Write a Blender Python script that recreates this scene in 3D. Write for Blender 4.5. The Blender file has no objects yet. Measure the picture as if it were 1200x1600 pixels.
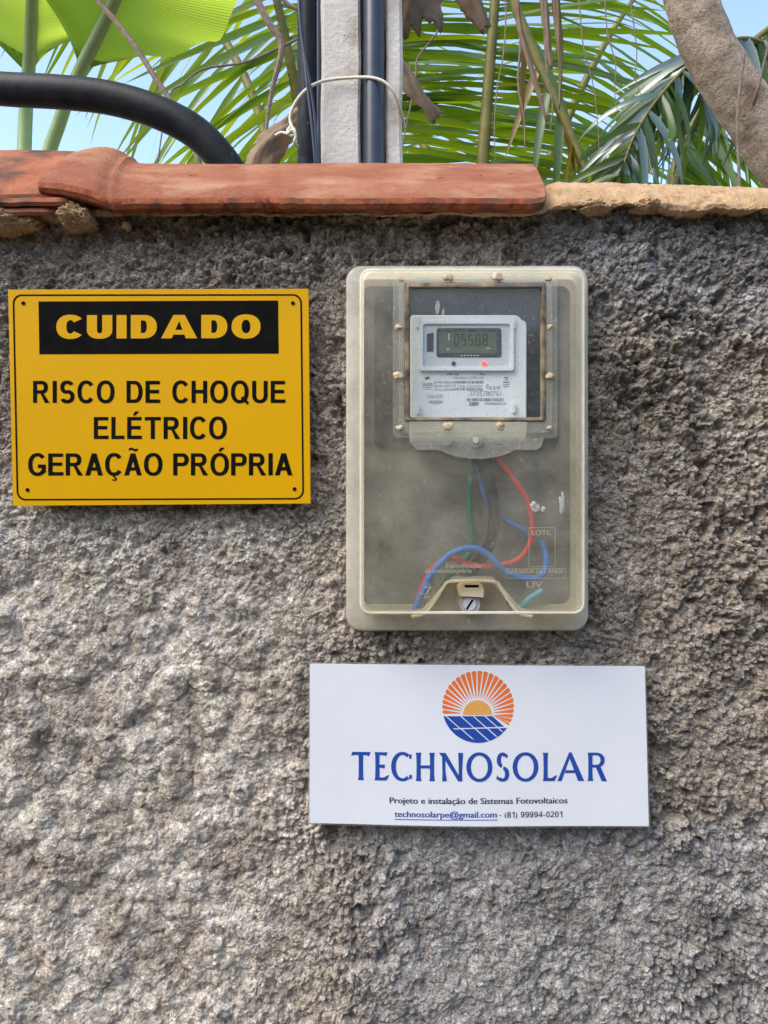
import bpy, bmesh, math, random
import numpy as np
from mathutils import Vector, Matrix
from mathutils.geometry import tessellate_polygon

random.seed(7)
sc = bpy.context.scene
R = math.radians

# ------------------------------------------------------------------ camera
D = 0.764          # camera to wall, metres
S = 0.000635       # metres on the wall per photograph pixel
CZ = 1.5           # camera height
cam_d = bpy.data.cameras.new("camera")
cam = bpy.data.objects.new("camera", cam_d)
sc.collection.objects.link(cam)
cam.location = (0, -D, CZ)
cam.rotation_euler = (R(90), 0, 0)
cam_d.sensor_fit = 'VERTICAL'
cam_d.sensor_height = 36
cam_d.lens = 36 * D / (1600 * S)
cam_d.clip_start = 0.02
cam_d.clip_end = 2000
sc.camera = cam

# ------------------------------------------------------------------ sky and sun
SUN_EL, SUN_AZ = 50.0, -128.0      # azimuth measured from +Y (behind the wall) towards +X
w = bpy.data.worlds.new("World"); sc.world = w; w.use_nodes = True
nt = w.node_tree
bg = nt.nodes['Background']
sky = nt.nodes.new('ShaderNodeTexSky')
sky.sky_type = 'NISHITA'; sky.sun_disc = False
sky.sun_elevation = R(SUN_EL); sky.sun_rotation = R(SUN_AZ)
sky.air_density = 1.0; sky.dust_density = 1.7; sky.ozone_density = 1.0
nt.links.new(sky.outputs[0], bg.inputs[0])
bg.inputs[1].default_value = 0.15
sun_d = bpy.data.lights.new("sun", 'SUN'); sun_d.energy = 1.0; sun_d.angle = R(44); sun_d.color = (1, .94, .85)
sun = bpy.data.objects.new("sun", sun_d); sc.collection.objects.link(sun)
sv = Vector((math.sin(R(SUN_AZ)) * math.cos(R(SUN_EL)), math.cos(R(SUN_AZ)) * math.cos(R(SUN_EL)), math.sin(R(SUN_EL))))
sun.rotation_euler = sv.to_track_quat('Z', 'Y').to_euler()
sun.location = (0, 3, 6)
vs = sc.view_settings
vs.view_transform = 'Standard'; vs.look = 'None'; vs.gamma = 1; vs.exposure = 1.54; vs.use_white_balance = True; vs.white_balance_temperature = 6750; vs.white_balance_tint = 8; vs.use_curve_mapping = False
sc.cycles.max_bounces = 6; sc.cycles.transparent_max_bounces = 20; sc.cycles.diffuse_bounces = 3

# ------------------------------------------------------------------ helpers
def P(px, py, y=0.0):
    f = (D + y) / D
    return Vector(((px - 600) * S * f, y, CZ + (800 - py) * S * f))

WLOC = {}
def link(o, parent=None, loc=None):
    sc.collection.objects.link(o)
    loc = Vector(loc if loc is not None else (0, 0, 0))
    WLOC[o] = loc
    if parent is not None:
        o.parent = parent
        o.location = loc - WLOC[parent]
    else:
        o.location = loc
    return o
def tag(o, label=None, cat=None, group=None, kind=None):
    if label: o['label'] = label
    if cat: o['category'] = cat
    if group: o['group'] = group
    if kind: o['kind'] = kind
    return o
def empty(name, loc, label=None, cat=None, group=None):
    e = bpy.data.objects.new(name, None); e.empty_display_size = .05
    link(e, None, loc)
    return tag(e, label, cat, group)
def mesh_obj(name, verts, faces, mat=None, parent=None, smooth=False, slots=None, auto=None):
    v = np.array([tuple(p) for p in verts], dtype=float)
    c = Vector(((v[:, 0].min() + v[:, 0].max()) / 2, (v[:, 1].min() + v[:, 1].max()) / 2, v[:, 2].min()))
    v = v - np.array(c)
    me = bpy.data.meshes.new(name)
    me.from_pydata(v.tolist(), [], faces)
    mats = mat if isinstance(mat, (list, tuple)) else [mat]
    for m in mats:
        if m: me.materials.append(m)
    if slots is not None: me.polygons.foreach_set('material_index', slots)
    if smooth: me.polygons.foreach_set('use_smooth', [True] * len(me.polygons))
    me.update()
    o = bpy.data.objects.new(name, me)
    link(o, parent, c)
    if auto: 
        me.polygons.foreach_set('use_smooth', [True] * len(me.polygons))
        me.set_sharp_from_angle(angle=R(auto))
    return o
def fix_normals(o):
    bm = bmesh.new(); bm.from_mesh(o.data); bmesh.ops.recalc_face_normals(bm, faces=bm.faces); bm.to_mesh(o.data); bm.free()

def catmull(pts, n=6):
    pts = [Vector(p) for p in pts]
    if len(pts) < 3: 
        return [pts[0].lerp(pts[1], i / n) for i in range(n + 1)]
    q = [pts[0] * 2 - pts[1]] + pts + [pts[-1] * 2 - pts[-2]]
    out = []
    for i in range(1, len(q) - 2):
        a, b, c, d = q[i - 1], q[i], q[i + 1], q[i + 2]
        for k in range(n):
            t = k / n
            out.append(.5 * ((2 * b) + (c - a) * t + (2 * a - 5 * b + 4 * c - d) * t * t + (3 * b - a - 3 * c + d) * t ** 3))
    out.append(q[-2])
    return out
def tube_data(pts, r, n=10, sub=6, cap=True):
    c = catmull(pts, sub) if sub else [Vector(p) for p in pts]
    m = len(c)
    rad = (lambda i: r) if not isinstance(r, (list, tuple)) else (lambda i: float(np.interp(i / (m - 1), np.linspace(0, 1, len(r)), r)))
    V, F = [], []
    up = None
    for i in range(m):
        t = (c[min(i + 1, m - 1)] - c[max(i - 1, 0)]).normalized()
        if up is None:
            up = Vector((0, 0, 1)) if abs(t.z) < .9 else Vector((1, 0, 0))
        s = t.cross(up).normalized(); up = s.cross(t).normalized()
        rr = rad(i)
        for k in range(n):
            a = 2 * math.pi * k / n
            V.append(c[i] + s * (math.cos(a) * rr) + up * (math.sin(a) * rr))
    for i in range(m - 1):
        for k in range(n):
            F.append((i * n + k, i * n + (k + 1) % n, (i + 1) * n + (k + 1) % n, (i + 1) * n + k))
    if cap:
        F.append(tuple(range(n))[::-1]); F.append(tuple((m - 1) * n + k for k in range(n)))
    return V, F
def tube(name, pts, r, mat, parent=None, n=10, sub=6):
    V, F = tube_data(pts, r, n, sub)
    return mesh_obj(name, V, F, mat, parent, auto=50)

def prism(name, outline, y0, y1, mat, parent=None, bevel=0, holes=None, seg=2):
    """outline: list of (px,py) at the wall-facing scale of plane y1 (the front); solid between y0 (back) and y1 (front)."""
    loops = [outline] + (holes or [])
    V, F = [], []
    offs = []
    for lp in loops:
        offs.append(len(V))
        pts = [P(a, b, y1) for a, b in lp]
        V += pts
        V += [Vector((p.x, y0, p.z)) for p in pts]
    tess = tessellate_polygon([[Vector((a, -b, 0)) for a, b in lp] for lp in loops])
    idx, back = [], []
    for li, lp in enumerate(loops):
        idx += [offs[li] + k for k in range(len(lp))]
        back += [offs[li] + len(lp) + k for k in range(len(lp))]
    for t in tess:
        F.append(tuple(idx[k] for k in t)); F.append(tuple(back[k] for k in t[::-1]))
    for li, lp in enumerate(loops):
        n = len(lp); o = offs[li]
        for k in range(n):
            F.append((o + k, o + (k + 1) % n, o + n + (k + 1) % n, o + n + k))
    ob = mesh_obj(name, V, F, mat, parent)
    fix_normals(ob)
    if bevel:
        b = ob.modifiers.new('b', 'BEVEL'); b.width = bevel; b.segments = seg; b.limit_method = 'ANGLE'; b.angle_limit = R(40)
        ob.data.polygons.foreach_set('use_smooth', [True] * len(ob.data.polygons)); ob.data.set_sharp_from_angle(angle=R(35))
    return ob
def rrect(x0, y0, x1, y1, r, n=6):
    out = []
    for cx, cy, a in ((x1 - r, y0 + r, -90), (x1 - r, y1 - r, 0), (x0 + r, y1 - r, 90), (x0 + r, y0 + r, 180)):
        for k in range(n + 1):
            t = R(a + 90 * k / n); out.append((cx + r * math.cos(t), cy + r * math.sin(t)))
    return out
def circ(cx, cy, r, n=16): return [(cx + r * math.cos(2 * math.pi * k / n), cy + r * math.sin(2 * math.pi * k / n)) for k in range(n)]

# --- flat print: polygons in pixel coordinates laid as a thin sheet on plane y
def flat(name, polys, y, mat, parent, step=0.000004, ymap=None):
    V, F = [], []
    for i, poly in enumerate(polys):
        o = len(V)
        i = i % 37; yy = y - i * step
        for a, b in poly:
            p = P(a, b, y)
            p.y = (yy if ymap is None else ymap(a, b) - i * step)
            V.append(p)
        F.append(tuple(range(o, o + len(poly))))
    return mesh_obj(name, V, F, mat, parent)

# ------------------------------------------------------------------ materials
def mat(name, c1, c2=None, scale=20, rough=.7, bump=0, bscale=200, spec=.3, detail=6, c3=None, ramp=(.35, .65), metal=0, s3=3, dist=.001, coord='Object', r3=(.5, .65), stretch=None, spots=None):
    m = bpy.data.materials.new(name); m.use_nodes = True
    t = m.node_tree; n = t.nodes; b = n['Principled BSDF']
    b.inputs['Roughness'].default_value = rough; b.inputs['Specular IOR Level'].default_value = spec; b.inputs['Metallic'].default_value = metal
    b.inputs['Base Color'].default_value = (*c1, 1)
    tc = n.new('ShaderNodeTexCoord')
    def noise(s, d=6):
        x = n.new('ShaderNodeTexNoise'); x.inputs['Scale'].default_value = s; x.inputs['Detail'].default_value = d; x.inputs['Roughness'].default_value = .62
        if stretch:
            mp = n.new('ShaderNodeMapping'); mp.inputs['Scale'].default_value = stretch; t.links.new(tc.outputs[coord], mp.inputs['Vector']); t.links.new(mp.outputs[0], x.inputs['Vector'])
        else: t.links.new(tc.outputs[coord], x.inputs['Vector'])
        return x
    if c2:
        x = noise(scale, detail)
        cr = n.new('ShaderNodeValToRGB')
        cr.color_ramp.elements[0].position = ramp[0]; cr.color_ramp.elements[1].position = ramp[1]
        cr.color_ramp.elements[0].color = (*c1, 1); cr.color_ramp.elements[1].color = (*c2, 1)
        t.links.new(x.outputs['Fac'], cr.inputs[0]); out = cr.outputs[0]
        if c3:
            x3 = noise(s3, 8)
            r = n.new('ShaderNodeMapRange'); r.inputs[1].default_value = r3[0]; r.inputs[2].default_value = r3[1]
            t.links.new(x3.outputs['Fac'], r.inputs[0])
            mx = n.new('ShaderNodeMix'); mx.data_type = 'RGBA'
            t.links.new(r.outputs[0], mx.inputs[0]); t.links.new(out, mx.inputs[6]); mx.inputs[7].default_value = (*c3, 1)
            out = mx.outputs[2]
        if spots:
            x4 = noise(spots[1], 4); r4 = n.new('ShaderNodeMapRange'); r4.inputs[1].default_value = spots[2]; r4.inputs[2].default_value = spots[2] + .05
            t.links.new(x4.outputs['Fac'], r4.inputs[0]); mx4 = n.new('ShaderNodeMix'); mx4.data_type = 'RGBA'
            t.links.new(r4.outputs[0], mx4.inputs[0]); t.links.new(out, mx4.inputs[6]); mx4.inputs[7].default_value = (*spots[0], 1); out = mx4.outputs[2]
        t.links.new(out, b.inputs['Base Color'])
    if bump:
        x = noise(bscale, 5); bp = n.new('ShaderNodeBump'); bp.inputs['Strength'].default_value = bump; bp.inputs['Distance'].default_value = dist
        t.links.new(x.outputs['Fac'], bp.inputs['Height']); t.links.new(bp.outputs[0], b.inputs['Normal'])
    return m
def plastic(name, tint, haze_col, haze, speck=.0, rough=.25, sscale=300, transl=.5, lo=.6, hi=1.45):
    """thin dusty clear plastic: transparent body, milky scattering, gloss; dust specks and smears as noise"""
    m = bpy.data.materials.new(name); m.use_nodes = True
    t = m.node_tree; n = t.nodes; L = t.links
    for x in list(n): n.remove(x)
    out = n.new('ShaderNodeOutputMaterial')
    tr = n.new('ShaderNodeBsdfTransparent'); tr.inputs[0].default_value = (*tint, 1)
    df = n.new('ShaderNodeBsdfDiffuse'); df.inputs[0].default_value = (*haze_col, 1)
    tl = n.new('ShaderNodeBsdfTranslucent'); tl.inputs[0].default_value = (*haze_col, 1)
    gl = n.new('ShaderNodeBsdfGlossy'); gl.inputs['Roughness'].default_value = rough
    tc = n.new('ShaderNodeTexCoord')
    mA = n.new('ShaderNodeMixShader'); mA.inputs[0].default_value = transl
    L.new(df.outputs[0], mA.inputs[1]); L.new(tl.outputs[0], mA.inputs[2])
    # haze amount: smears (low frequency) + specks (high frequency)
    a = n.new('ShaderNodeTexNoise'); a.inputs['Scale'].default_value = 14; a.inputs['Detail'].default_value = 8; a.inputs['Roughness'].default_value = .7
    b = n.new('ShaderNodeTexNoise'); b.inputs['Scale'].default_value = sscale; b.inputs['Detail'].default_value = 3
    L.new(tc.outputs['Object'], a.inputs['Vector']); L.new(tc.outputs['Object'], b.inputs['Vector'])
    ra = n.new('ShaderNodeMapRange'); ra.inputs[1].default_value = .3; ra.inputs[2].default_value = .75; ra.inputs[3].default_value = haze * lo; ra.inputs[4].default_value = min(1, haze * hi)
    rb = n.new('ShaderNodeMapRange'); rb.inputs[1].default_value = .64; rb.inputs[2].default_value = .72; rb.inputs[3].default_value = 0; rb.inputs[4].default_value = speck
    L.new(a.outputs['Fac'], ra.inputs[0]); L.new(b.outputs['Fac'], rb.inputs[0])
    ad = n.new('ShaderNodeMath'); ad.operation = 'ADD'; ad.use_clamp = True
    L.new(ra.outputs[0], ad.inputs[0]); L.new(rb.outputs[0], ad.inputs[1])
    mB = n.new('ShaderNodeMixShader'); L.new(ad.outputs[0], mB.inputs[0]); L.new(tr.outputs[0], mB.inputs[1]); L.new(mA.outputs[0], mB.inputs[2])
    fr = n.new('ShaderNodeFresnel'); fr.inputs[0].default_value = 1.45
    ge = n.new('ShaderNodeNewGeometry'); iv = n.new('ShaderNodeMath'); iv.operation = 'SUBTRACT'; iv.inputs[0].default_value = 1; L.new(ge.outputs['Backfacing'], iv.inputs[1])
    fm = n.new('ShaderNodeMath'); fm.operation = 'MULTIPLY'; L.new(fr.outputs[0], fm.inputs[0]); L.new(iv.outputs[0], fm.inputs[1])
    mC = n.new('ShaderNodeMixShader'); L.new(fm.outputs[0], mC.inputs[0]); L.new(mB.outputs[0], mC.inputs[1]); L.new(gl.outputs[0], mC.inputs[2])
    L.new(mC.outputs[0], out.inputs[0])
    return m
def leafmat(name, c, c2, tl, rough=.35, scale=9, tfac=.5, stripes=None, spec=.12):
    m = bpy.data.materials.new(name); m.use_nodes = True
    t = m.node_tree; n = t.nodes; L = t.links
    for x in list(n): n.remove(x)
    out = n.new('ShaderNodeOutputMaterial')
    tc = n.new('ShaderNodeTexCoord')
    oi = n.new('ShaderNodeObjectInfo')
    x = n.new('ShaderNodeTexNoise'); x.inputs['Scale'].default_value = scale; x.inputs['Detail'].default_value = 5
    L.new(tc.outputs['Object'], x.inputs['Vector'])
    ad = n.new('ShaderNodeMath'); ad.operation = 'MULTIPLY_ADD'; ad.inputs[1].default_value = .55
    L.new(oi.outputs['Random'], ad.inputs[0]); 
    sb = n.new('ShaderNodeMath'); sb.operation = 'SUBTRACT'; sb.inputs[1].default_value = .28; L.new(x.outputs['Fac'], sb.inputs[0]); L.new(sb.outputs[0], ad.inputs[2])
    cr = n.new('ShaderNodeValToRGB'); cr.color_ramp.elements[0].position = .2; cr.color_ramp.elements[1].position = .8
    cr.color_ramp.elements[0].color = (*c, 1); cr.color_ramp.elements[1].color = (*c2, 1)
    L.new(ad.outputs[0], cr.inputs[0])
    df = n.new('ShaderNodeBsdfDiffuse'); L.new(cr.outputs[0], df.inputs[0])
    tr = n.new('ShaderNodeBsdfTranslucent'); tr.inputs[0].default_value = (*tl, 1)
    if stripes:
        wv = n.new('ShaderNodeTexWave'); wv.inputs['Scale'].default_value = stripes; wv.inputs['Distortion'].default_value = 1.2; wv.inputs['Detail'].default_value = 3
        L.new(tc.outputs['UV'], wv.inputs['Vector']); wv.bands_direction = 'X'
        mr = n.new('ShaderNodeMapRange'); mr.inputs[3].default_value = .62; mr.inputs[4].default_value = 1.12; L.new(wv.outputs['Fac'], mr.inputs[0])
        mu = n.new('ShaderNodeMix'); mu.data_type = 'RGBA'; mu.blend_type = 'MULTIPLY'; mu.inputs[0].default_value = 1
        mu.inputs[6].default_value = (*tl, 1); L.new(mr.outputs[0], mu.inputs[7]); L.new(mu.outputs[2], tr.inputs[0])
    gl = n.new('ShaderNodeBsdfGlossy'); gl.inputs['Roughness'].default_value = rough
    mx = n.new('ShaderNodeMixShader'); mx.inputs[0].default_value = tfac; L.new(df.outputs[0], mx.inputs[1]); L.new(tr.outputs[0], mx.inputs[2])
    my = n.new('ShaderNodeMixShader'); my.inputs[0].default_value = spec; L.new(mx.outputs[0], my.inputs[1]); L.new(gl.outputs[0], my.inputs[2])
    L.new(my.outputs[0], out.inputs[0])
    return m

M = {}
M['tile'] = mat('terracotta', (.25, .085, .05), (.36, .15, .085), 30, .85, .9, 420, .12, detail=10, c3=(.40, .22, .13), s3=26, r3=(.50, .66), stretch=(.55, 1, 1), dist=.0025, spots=((.10, .06, .045), 85, .66))
M['tile_old'] = mat('terracotta_weathered', (.28, .09, .05), (.42, .165, .09), 34, .85, .8, 420, .12, detail=9, c3=(.075, .05, .035), s3=16, r3=(.42, .6))
M['tile_rim'] = mat('terracotta_raw_edge', (.17, .045, .025), (.34, .105, .05), 70, .9, .8, 500, .1, detail=9, c3=(.10, .06, .04), s3=40, spots=((.5, .38, .28), 190, .69), dist=.002)
M['mortar'] = mat('ochre_mortar', (.46, .29, .15), (.62, .42, .25), 60, .95, 1.0, 520, .1, c3=(.24, .17, .10), s3=45, r3=(.55, .72), dist=.003, spots=((.13, .09, .06), 240, .62))
M['black_pe'] = mat('black_polyethylene', (.010, .011, .013), (.02, .022, .025), 60, .45, .3, 160, .14, spots=((.07, .068, .064), 110, .68))
M['blue_pe'] = mat('dark_blue_grey_pvc', (.016, .022, .036), (.026, .034, .052), 30, .28, .1, 90, .5)
M['concrete'] = mat('pale_concrete', (.50, .46, .41), (.60, .56, .51), 18, .9, .6, 160, .15, c3=(.34, .28, .22), s3=14, r3=(.50, .66), dist=.003, spots=((.13, .11, .09), 170, .68))
M['white_wire'] = mat('cream_wire_insulation', (.62, .58, .46), (.70, .66, .55), 90, .5)
M['yellow'] = mat('yellow_sign_plastic', (.54, .282, .001), (.58, .305, .001), 8, .42, .04, 40, .12)
M['ink'] = mat('black_print', (.004, .004, .004), (.008, .0075, .007), 60, .8, spec=.03)
M['white_card'] = mat('white_laminated_card', (.60, .615, .655), (.64, .655, .69), 6, .3, .05, 30, .4, spots=((.42, .42, .41), 150, .735))
M['blue_ink'] = mat('blue_print', (.012, .052, .27), (.016, .062, .30), 40, .4)
M['navy_ink'] = mat('dark_slate_print', (.035, .04, .075), (.045, .05, .085), 40, .4)
M['orange_ink'] = mat('orange_print', (.66, .135, .028), (.70, .16, .035), 40, .4)
M['sun_ink'] = mat('ochre_print', (.60, .29, .075), (.64, .32, .09), 40, .4)
M['screw'] = mat('zinc_screw', (.10, .09, .08), (.22, .2, .17), 200, .45, metal=.6)
M['soil'] = mat('dry_soil', (.17, .125, .085), (.27, .21, .15), 3, .95, .6, 25, .1, dist=.02)
M['meter'] = mat('light_grey_abs', (.66, .68, .67), (.70, .72, .71), 20, .5)
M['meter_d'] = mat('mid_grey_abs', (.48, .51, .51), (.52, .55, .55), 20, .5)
M['lcd'] = mat('grey_green_lcd', (.075, .10, .065), (.10, .13, .085), 90, .25)
M['lcd_dark'] = mat('lcd_border', (.018, .024, .028), (.05, .06, .065), 300, .3)
M['lcd_seg'] = mat('lcd_segment', (.012, .018, .014), rough=.4)
M['grey_ink'] = mat('grey_print', (.13, .14, .14), (.19, .2, .2), 90, .6)
M['pale_ink'] = mat('pale_grey_print', (.33, .36, .36), (.38, .41, .41), 90, .6)
M['green_ink'] = mat('green_print', (.05, .16, .06), rough=.6)
M['plate_d'] = mat('black_back_panel', (.025, .028, .028), (.06, .062, .06), 40, .8, .5, 300, .2, c3=(.11, .105, .09), s3=90, r3=(.6, .75))
M['plate'] = mat('dark_back_panel', (.12, .122, .116), (.25, .247, .232), 26, .85, .5, 300, .2, c3=(.20, .185, .15), s3=60, r3=(.6, .75))
M['cover'] = plastic('dusty_clear_polycarbonate', (.93, .92, .87), (.72, .69, .60), .060, .20, lo=.1, hi=4.0)
M['rim'] = plastic('yellowed_polycarbonate_edge', (.85, .80, .66), (.97, .90, .73), .66, .1, .10, transl=.62)
M['edge'] = plastic('painted_edge_highlight', (.9, .88, .8), (1, .97, .88), .9, .05, .08, transl=.6)  # near-white colour paints in the light gathered along the cover edge
M['base'] = plastic('frosted_polycarbonate_base', (.80, .78, .70), (.90, .86, .74), .74, .15, .15)
M['frame'] = plastic('milky_window_frame', (.95, .95, .92), (.76, .745, .69), .15, .3, .12)
M['pane'] = plastic('dusty_window_glass', (.97, .98, .98), (.62, .66, .66), .04, .26, .06, 420)
M['boss'] = plastic('milky_lip', (.88, .88, .84), (.62, .61, .56), .34, .4, .25)
M['smear'] = plastic('dried_splash', (.9, .9, .88), (.72, .71, .67), .6, .1, .4, lo=.5, hi=1.4)
M['emboss'] = plastic('faint_embossing', (.95, .93, .86), (.72, .68, .56), .42, .1, .2)
M['gasket'] = mat('dirty_rubber_seal', (.06, .045, .035), (.30, .22, .13), 70, .7, .4, 300, c3=(.10, .09, .10), s3=20)
M['glue'] = mat('yellowed_silicone', (.36, .27, .16), (.52, .43, .30), 120, .5, .5, 400)
M['lock'] = mat('cream_plastic_lock', (.60, .50, .33), (.66, .57, .41), 60, .5)
M['lock_g'] = mat('grey_lock_barrel', (.33, .32, .29), (.42, .41, .37), 120, .45)
M['w_red'] = mat('red_wire', (.56, .03, .024), (.64, .05, .035), 60, .45)
M['w_blue'] = mat('blue_wire', (.03, .16, .56), (.045, .22, .64), 60, .45)
M['w_lblue'] = mat('light_blue_wire', (.09, .36, .52), (.12, .42, .58), 60, .45)
M['w_green'] = mat('dark_green_wire', (.01, .13, .07), (.015, .18, .10), 60, .45)
M['w_black'] = mat('black_dusty_wire', (.006, .006, .006), (.06, .055, .045), 300, .6, ramp=(.52, .78))
M['twig'] = mat('grey_brown_twig', (.13, .095, .07), (.24, .18, .14), 90, .85, .5, 300)
M['dry'] = leafmat('dry_brown_leaf', (.14, .085, .05), (.30, .21, .14), (.16, .08, .035), .7, 30, .2, spec=.03)
M['bark'] = mat('smooth_grey_brown_bark', (.20, .145, .10), (.50, .40, .31), 16, .9, 1.0, 110, .1, detail=9, c3=(.14, .10, .07), s3=48, r3=(.55, .70), dist=.006)
M['frond'] = leafmat('palm_leaflet_green', (.018, .05, .010), (.05, .115, .015), (.36, .54, .012), .4, 4, .40, spec=.06)
M['frond_y'] = leafmat('palm_leaflet_yellow_green', (.035, .08, .008), (.09, .16, .012), (.50, .62, .015), .4, 4, .46, spec=.05)
M['frond_b'] = leafmat('glossy_drooping_leaflet', (.02, .05, .03), (.045, .085, .05), (.14, .30, .05), .33, 4, .22, spec=.15)
M['frond_o'] = leafmat('ochre_dying_leaflet', (.13, .08, .01), (.22, .135, .02), (.24, .15, .015), .4, 6, .35, spec=.05)
M['rachis'] = mat('olive_palm_stalk', (.10, .10, .02), (.19, .16, .045), 14, .45, .3, 80)
M['banana'] = leafmat('banana_blade', (.05, .11, .02), (.09, .17, .035), (.50, .66, .06), .3, 5, .68, stripes=44, spec=.04)
M['stalk'] = leafmat('pale_green_stalk', (.30, .42, .16), (.40, .50, .24), (.45, .62, .2), .4, 12, .3, spec=.06)
led = bpy.data.materials.new('lit_red_led'); led.use_nodes = True
lb = led.node_tree.nodes['Principled BSDF']; lb.inputs['Base Color'].default_value = (.8, .05, .03, 1)
lb.inputs['Emission Color'].default_value = (1, .06, .03, 1); lb.inputs['Emission Strength'].default_value = .7
M['led'] = led

def wall_material():
    m = bpy.data.materials.new('roughcast_cement_render'); m.use_nodes = True
    t = m.node_tree; n = t.nodes; L = t.links; b = n['Principled BSDF']
    b.inputs['Roughness'].default_value = .93; b.inputs['Specular IOR Level'].default_value = .15
    tc = n.new('ShaderNodeTexCoord')
    at = n.new('ShaderNodeAttribute'); at.attribute_name = 'wall_tone'
    sp = n.new('ShaderNodeSeparateColor'); L.new(at.outputs['Color'], sp.inputs[0])
    def noise(s, d=6, r=.6):
        x = n.new('ShaderNodeTexNoise'); x.inputs['Scale'].default_value = s; x.inputs['Detail'].default_value = d; x.inputs['Roughness'].default_value = r
        L.new(tc.outputs['Object'], x.inputs['Vector']); return x.outputs['Fac']
    def mr(v, a, b_, c=0, d=1):
        x = n.new('ShaderNodeMapRange'); x.inputs[1].default_value = a; x.inputs[2].default_value = b_; x.inputs[3].default_value = c; x.inputs[4].default_value = d
        L.new(v, x.inputs[0]); return x.outputs[0]
    def mix(f, a, c, mode='MIX'):
        x = n.new('ShaderNodeMix'); x.data_type = 'RGBA'; x.blend_type = mode
        for k, v in ((0, f), (6, a), (7, c)):
            if isinstance(v, tuple): x.inputs[k].default_value = (*v, 1)
            elif isinstance(v, (int, float)): x.inputs[k].default_value = v
            else: L.new(v, x.inputs[k])
        return x.outputs[2]
    base = mix(mr(noise(35, 8, .7), .35, .65), (.37, .325, .275), (.60, .54, .465))
    pale = mix(mr(noise(60, 8, .7), .35, .65), (.67, .61, .53), (.90, .855, .78))
    pale = mix(mr(noise(11, 5, .6), .48, .66, 0, .6), pale, (.60, .52, .41))
    c = mix(sp.outputs[0], base, pale)
    cool = mix(mr(noise(48, 6), .4, .6), (.36, .36, .365), (.52, .52, .52))
    c = mix(sp.outputs[2], c, cool)
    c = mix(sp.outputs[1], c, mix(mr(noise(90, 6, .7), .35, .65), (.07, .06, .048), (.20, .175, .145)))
    och = mr(noise(30, 4), .66, .74, 0, .55)
    c = mix(och, c, (.33, .22, .11))
    ac = n.new('ShaderNodeAttribute'); ac.attribute_name = 'crumb'
    c = mix(1, c, mix(mr(ac.outputs['Fac'], .15, .85), (.70, .68, .66), (1.18, 1.18, 1.18)), 'MULTIPLY')
    # sand grains: dark and light
    g = noise(620, 2); g2 = noise(430, 2); g3 = noise(1100, 2)
    c = mix(mr(g, .56, .66, 0, .45), c, (.10, .085, .07))
    c = mix(mr(g2, .62, .7, 0, .6), c, (.52, .49, .44))
    def grains(scale, lo, hi):
        v = n.new('ShaderNodeTexVoronoi'); v.inputs['Scale'].default_value = scale; L.new(tc.outputs['Object'], v.inputs['Vector'])
        sx = n.new('ShaderNodeSeparateColor'); L.new(v.outputs['Color'], sx.inputs[0])
        return mix(mr(sx.outputs[0], 0, 1), lo, hi)
    c = mix(1, c, grains(560, (.66, .64, .62), (1.27, 1.27, 1.27)), 'MULTIPLY')
    c = mix(1, c, grains(250, (.78, .76, .74), (1.16, 1.16, 1.16)), 'MULTIPLY')
    c = mix(mr(g3, .35, .65, 0, 1), c, mix(1, c, (.74, .73, .72), 'MULTIPLY'))
    L.new(c, b.inputs['Base Color'])
    bp = n.new('ShaderNodeBump'); bp.inputs['Strength'].default_value = 1.0; bp.inputs['Distance'].default_value = .0026
    L.new(noise(700, 4, .7), bp.inputs['Height'])
    L.new(bp.outputs[0], b.inputs['Normal'])
    return m
M['wall'] = wall_material()

# ------------------------------------------------------------------ ground
g = mesh_obj('ground', [(-150, -150, 0), (150, -150, 0), (150, 150, 0), (-150, 150, 0)], [(0, 1, 2, 3)], M['soil'])
tag(g, kind='structure')
added_road = mesh_obj('added_road', [(-150, -9, .004), (150, -9, .004), (150, -.35, .004), (-150, -.35, .004)], [(0, 1, 2, 3)], mat('added_dark_lane', (.09, .075, .055), (.14, .115, .085), 12, .95, .5, 120, .1, dist=.01))  # unseen dark lane, added to limit light bouncing up onto the wall
tag(added_road, kind='structure')
def bank():
    # unseen earth bank, added behind the camera to block low sky light
    xs = np.linspace(-40, 40, 81); prof = [(-4.2, -.05), (-4.7, .9), (-5.4, 2.1), (-6.4, 3.0), (-8, 3.6), (-11, 4.0), (-20, 4.6), (-90, 6.0)]
    V, F = [], []
    for i, x in enumerate(xs):
        for k, (y, z) in enumerate(prof):
            V.append((x, y + .35 * math.sin(x * 1.7 + k) + .2 * math.sin(x * 3.9 + 2 * k), z + (.25 * math.sin(x * 1.1 + k * 2) if k else 0)))
    n = len(prof)
    for i in range(len(xs) - 1):
        for k in range(n - 1): F.append((i * n + k, i * n + k + 1, (i + 1) * n + k + 1, (i + 1) * n + k))
    tag(mesh_obj('sky_blocker_bank', V, F, mat('blocker_bank_earth', (.13, .095, .06), (.21, .16, .10), 3, .95, .5, 8, .05, dist=.1), smooth=True), kind='structure')
bank()

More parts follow.
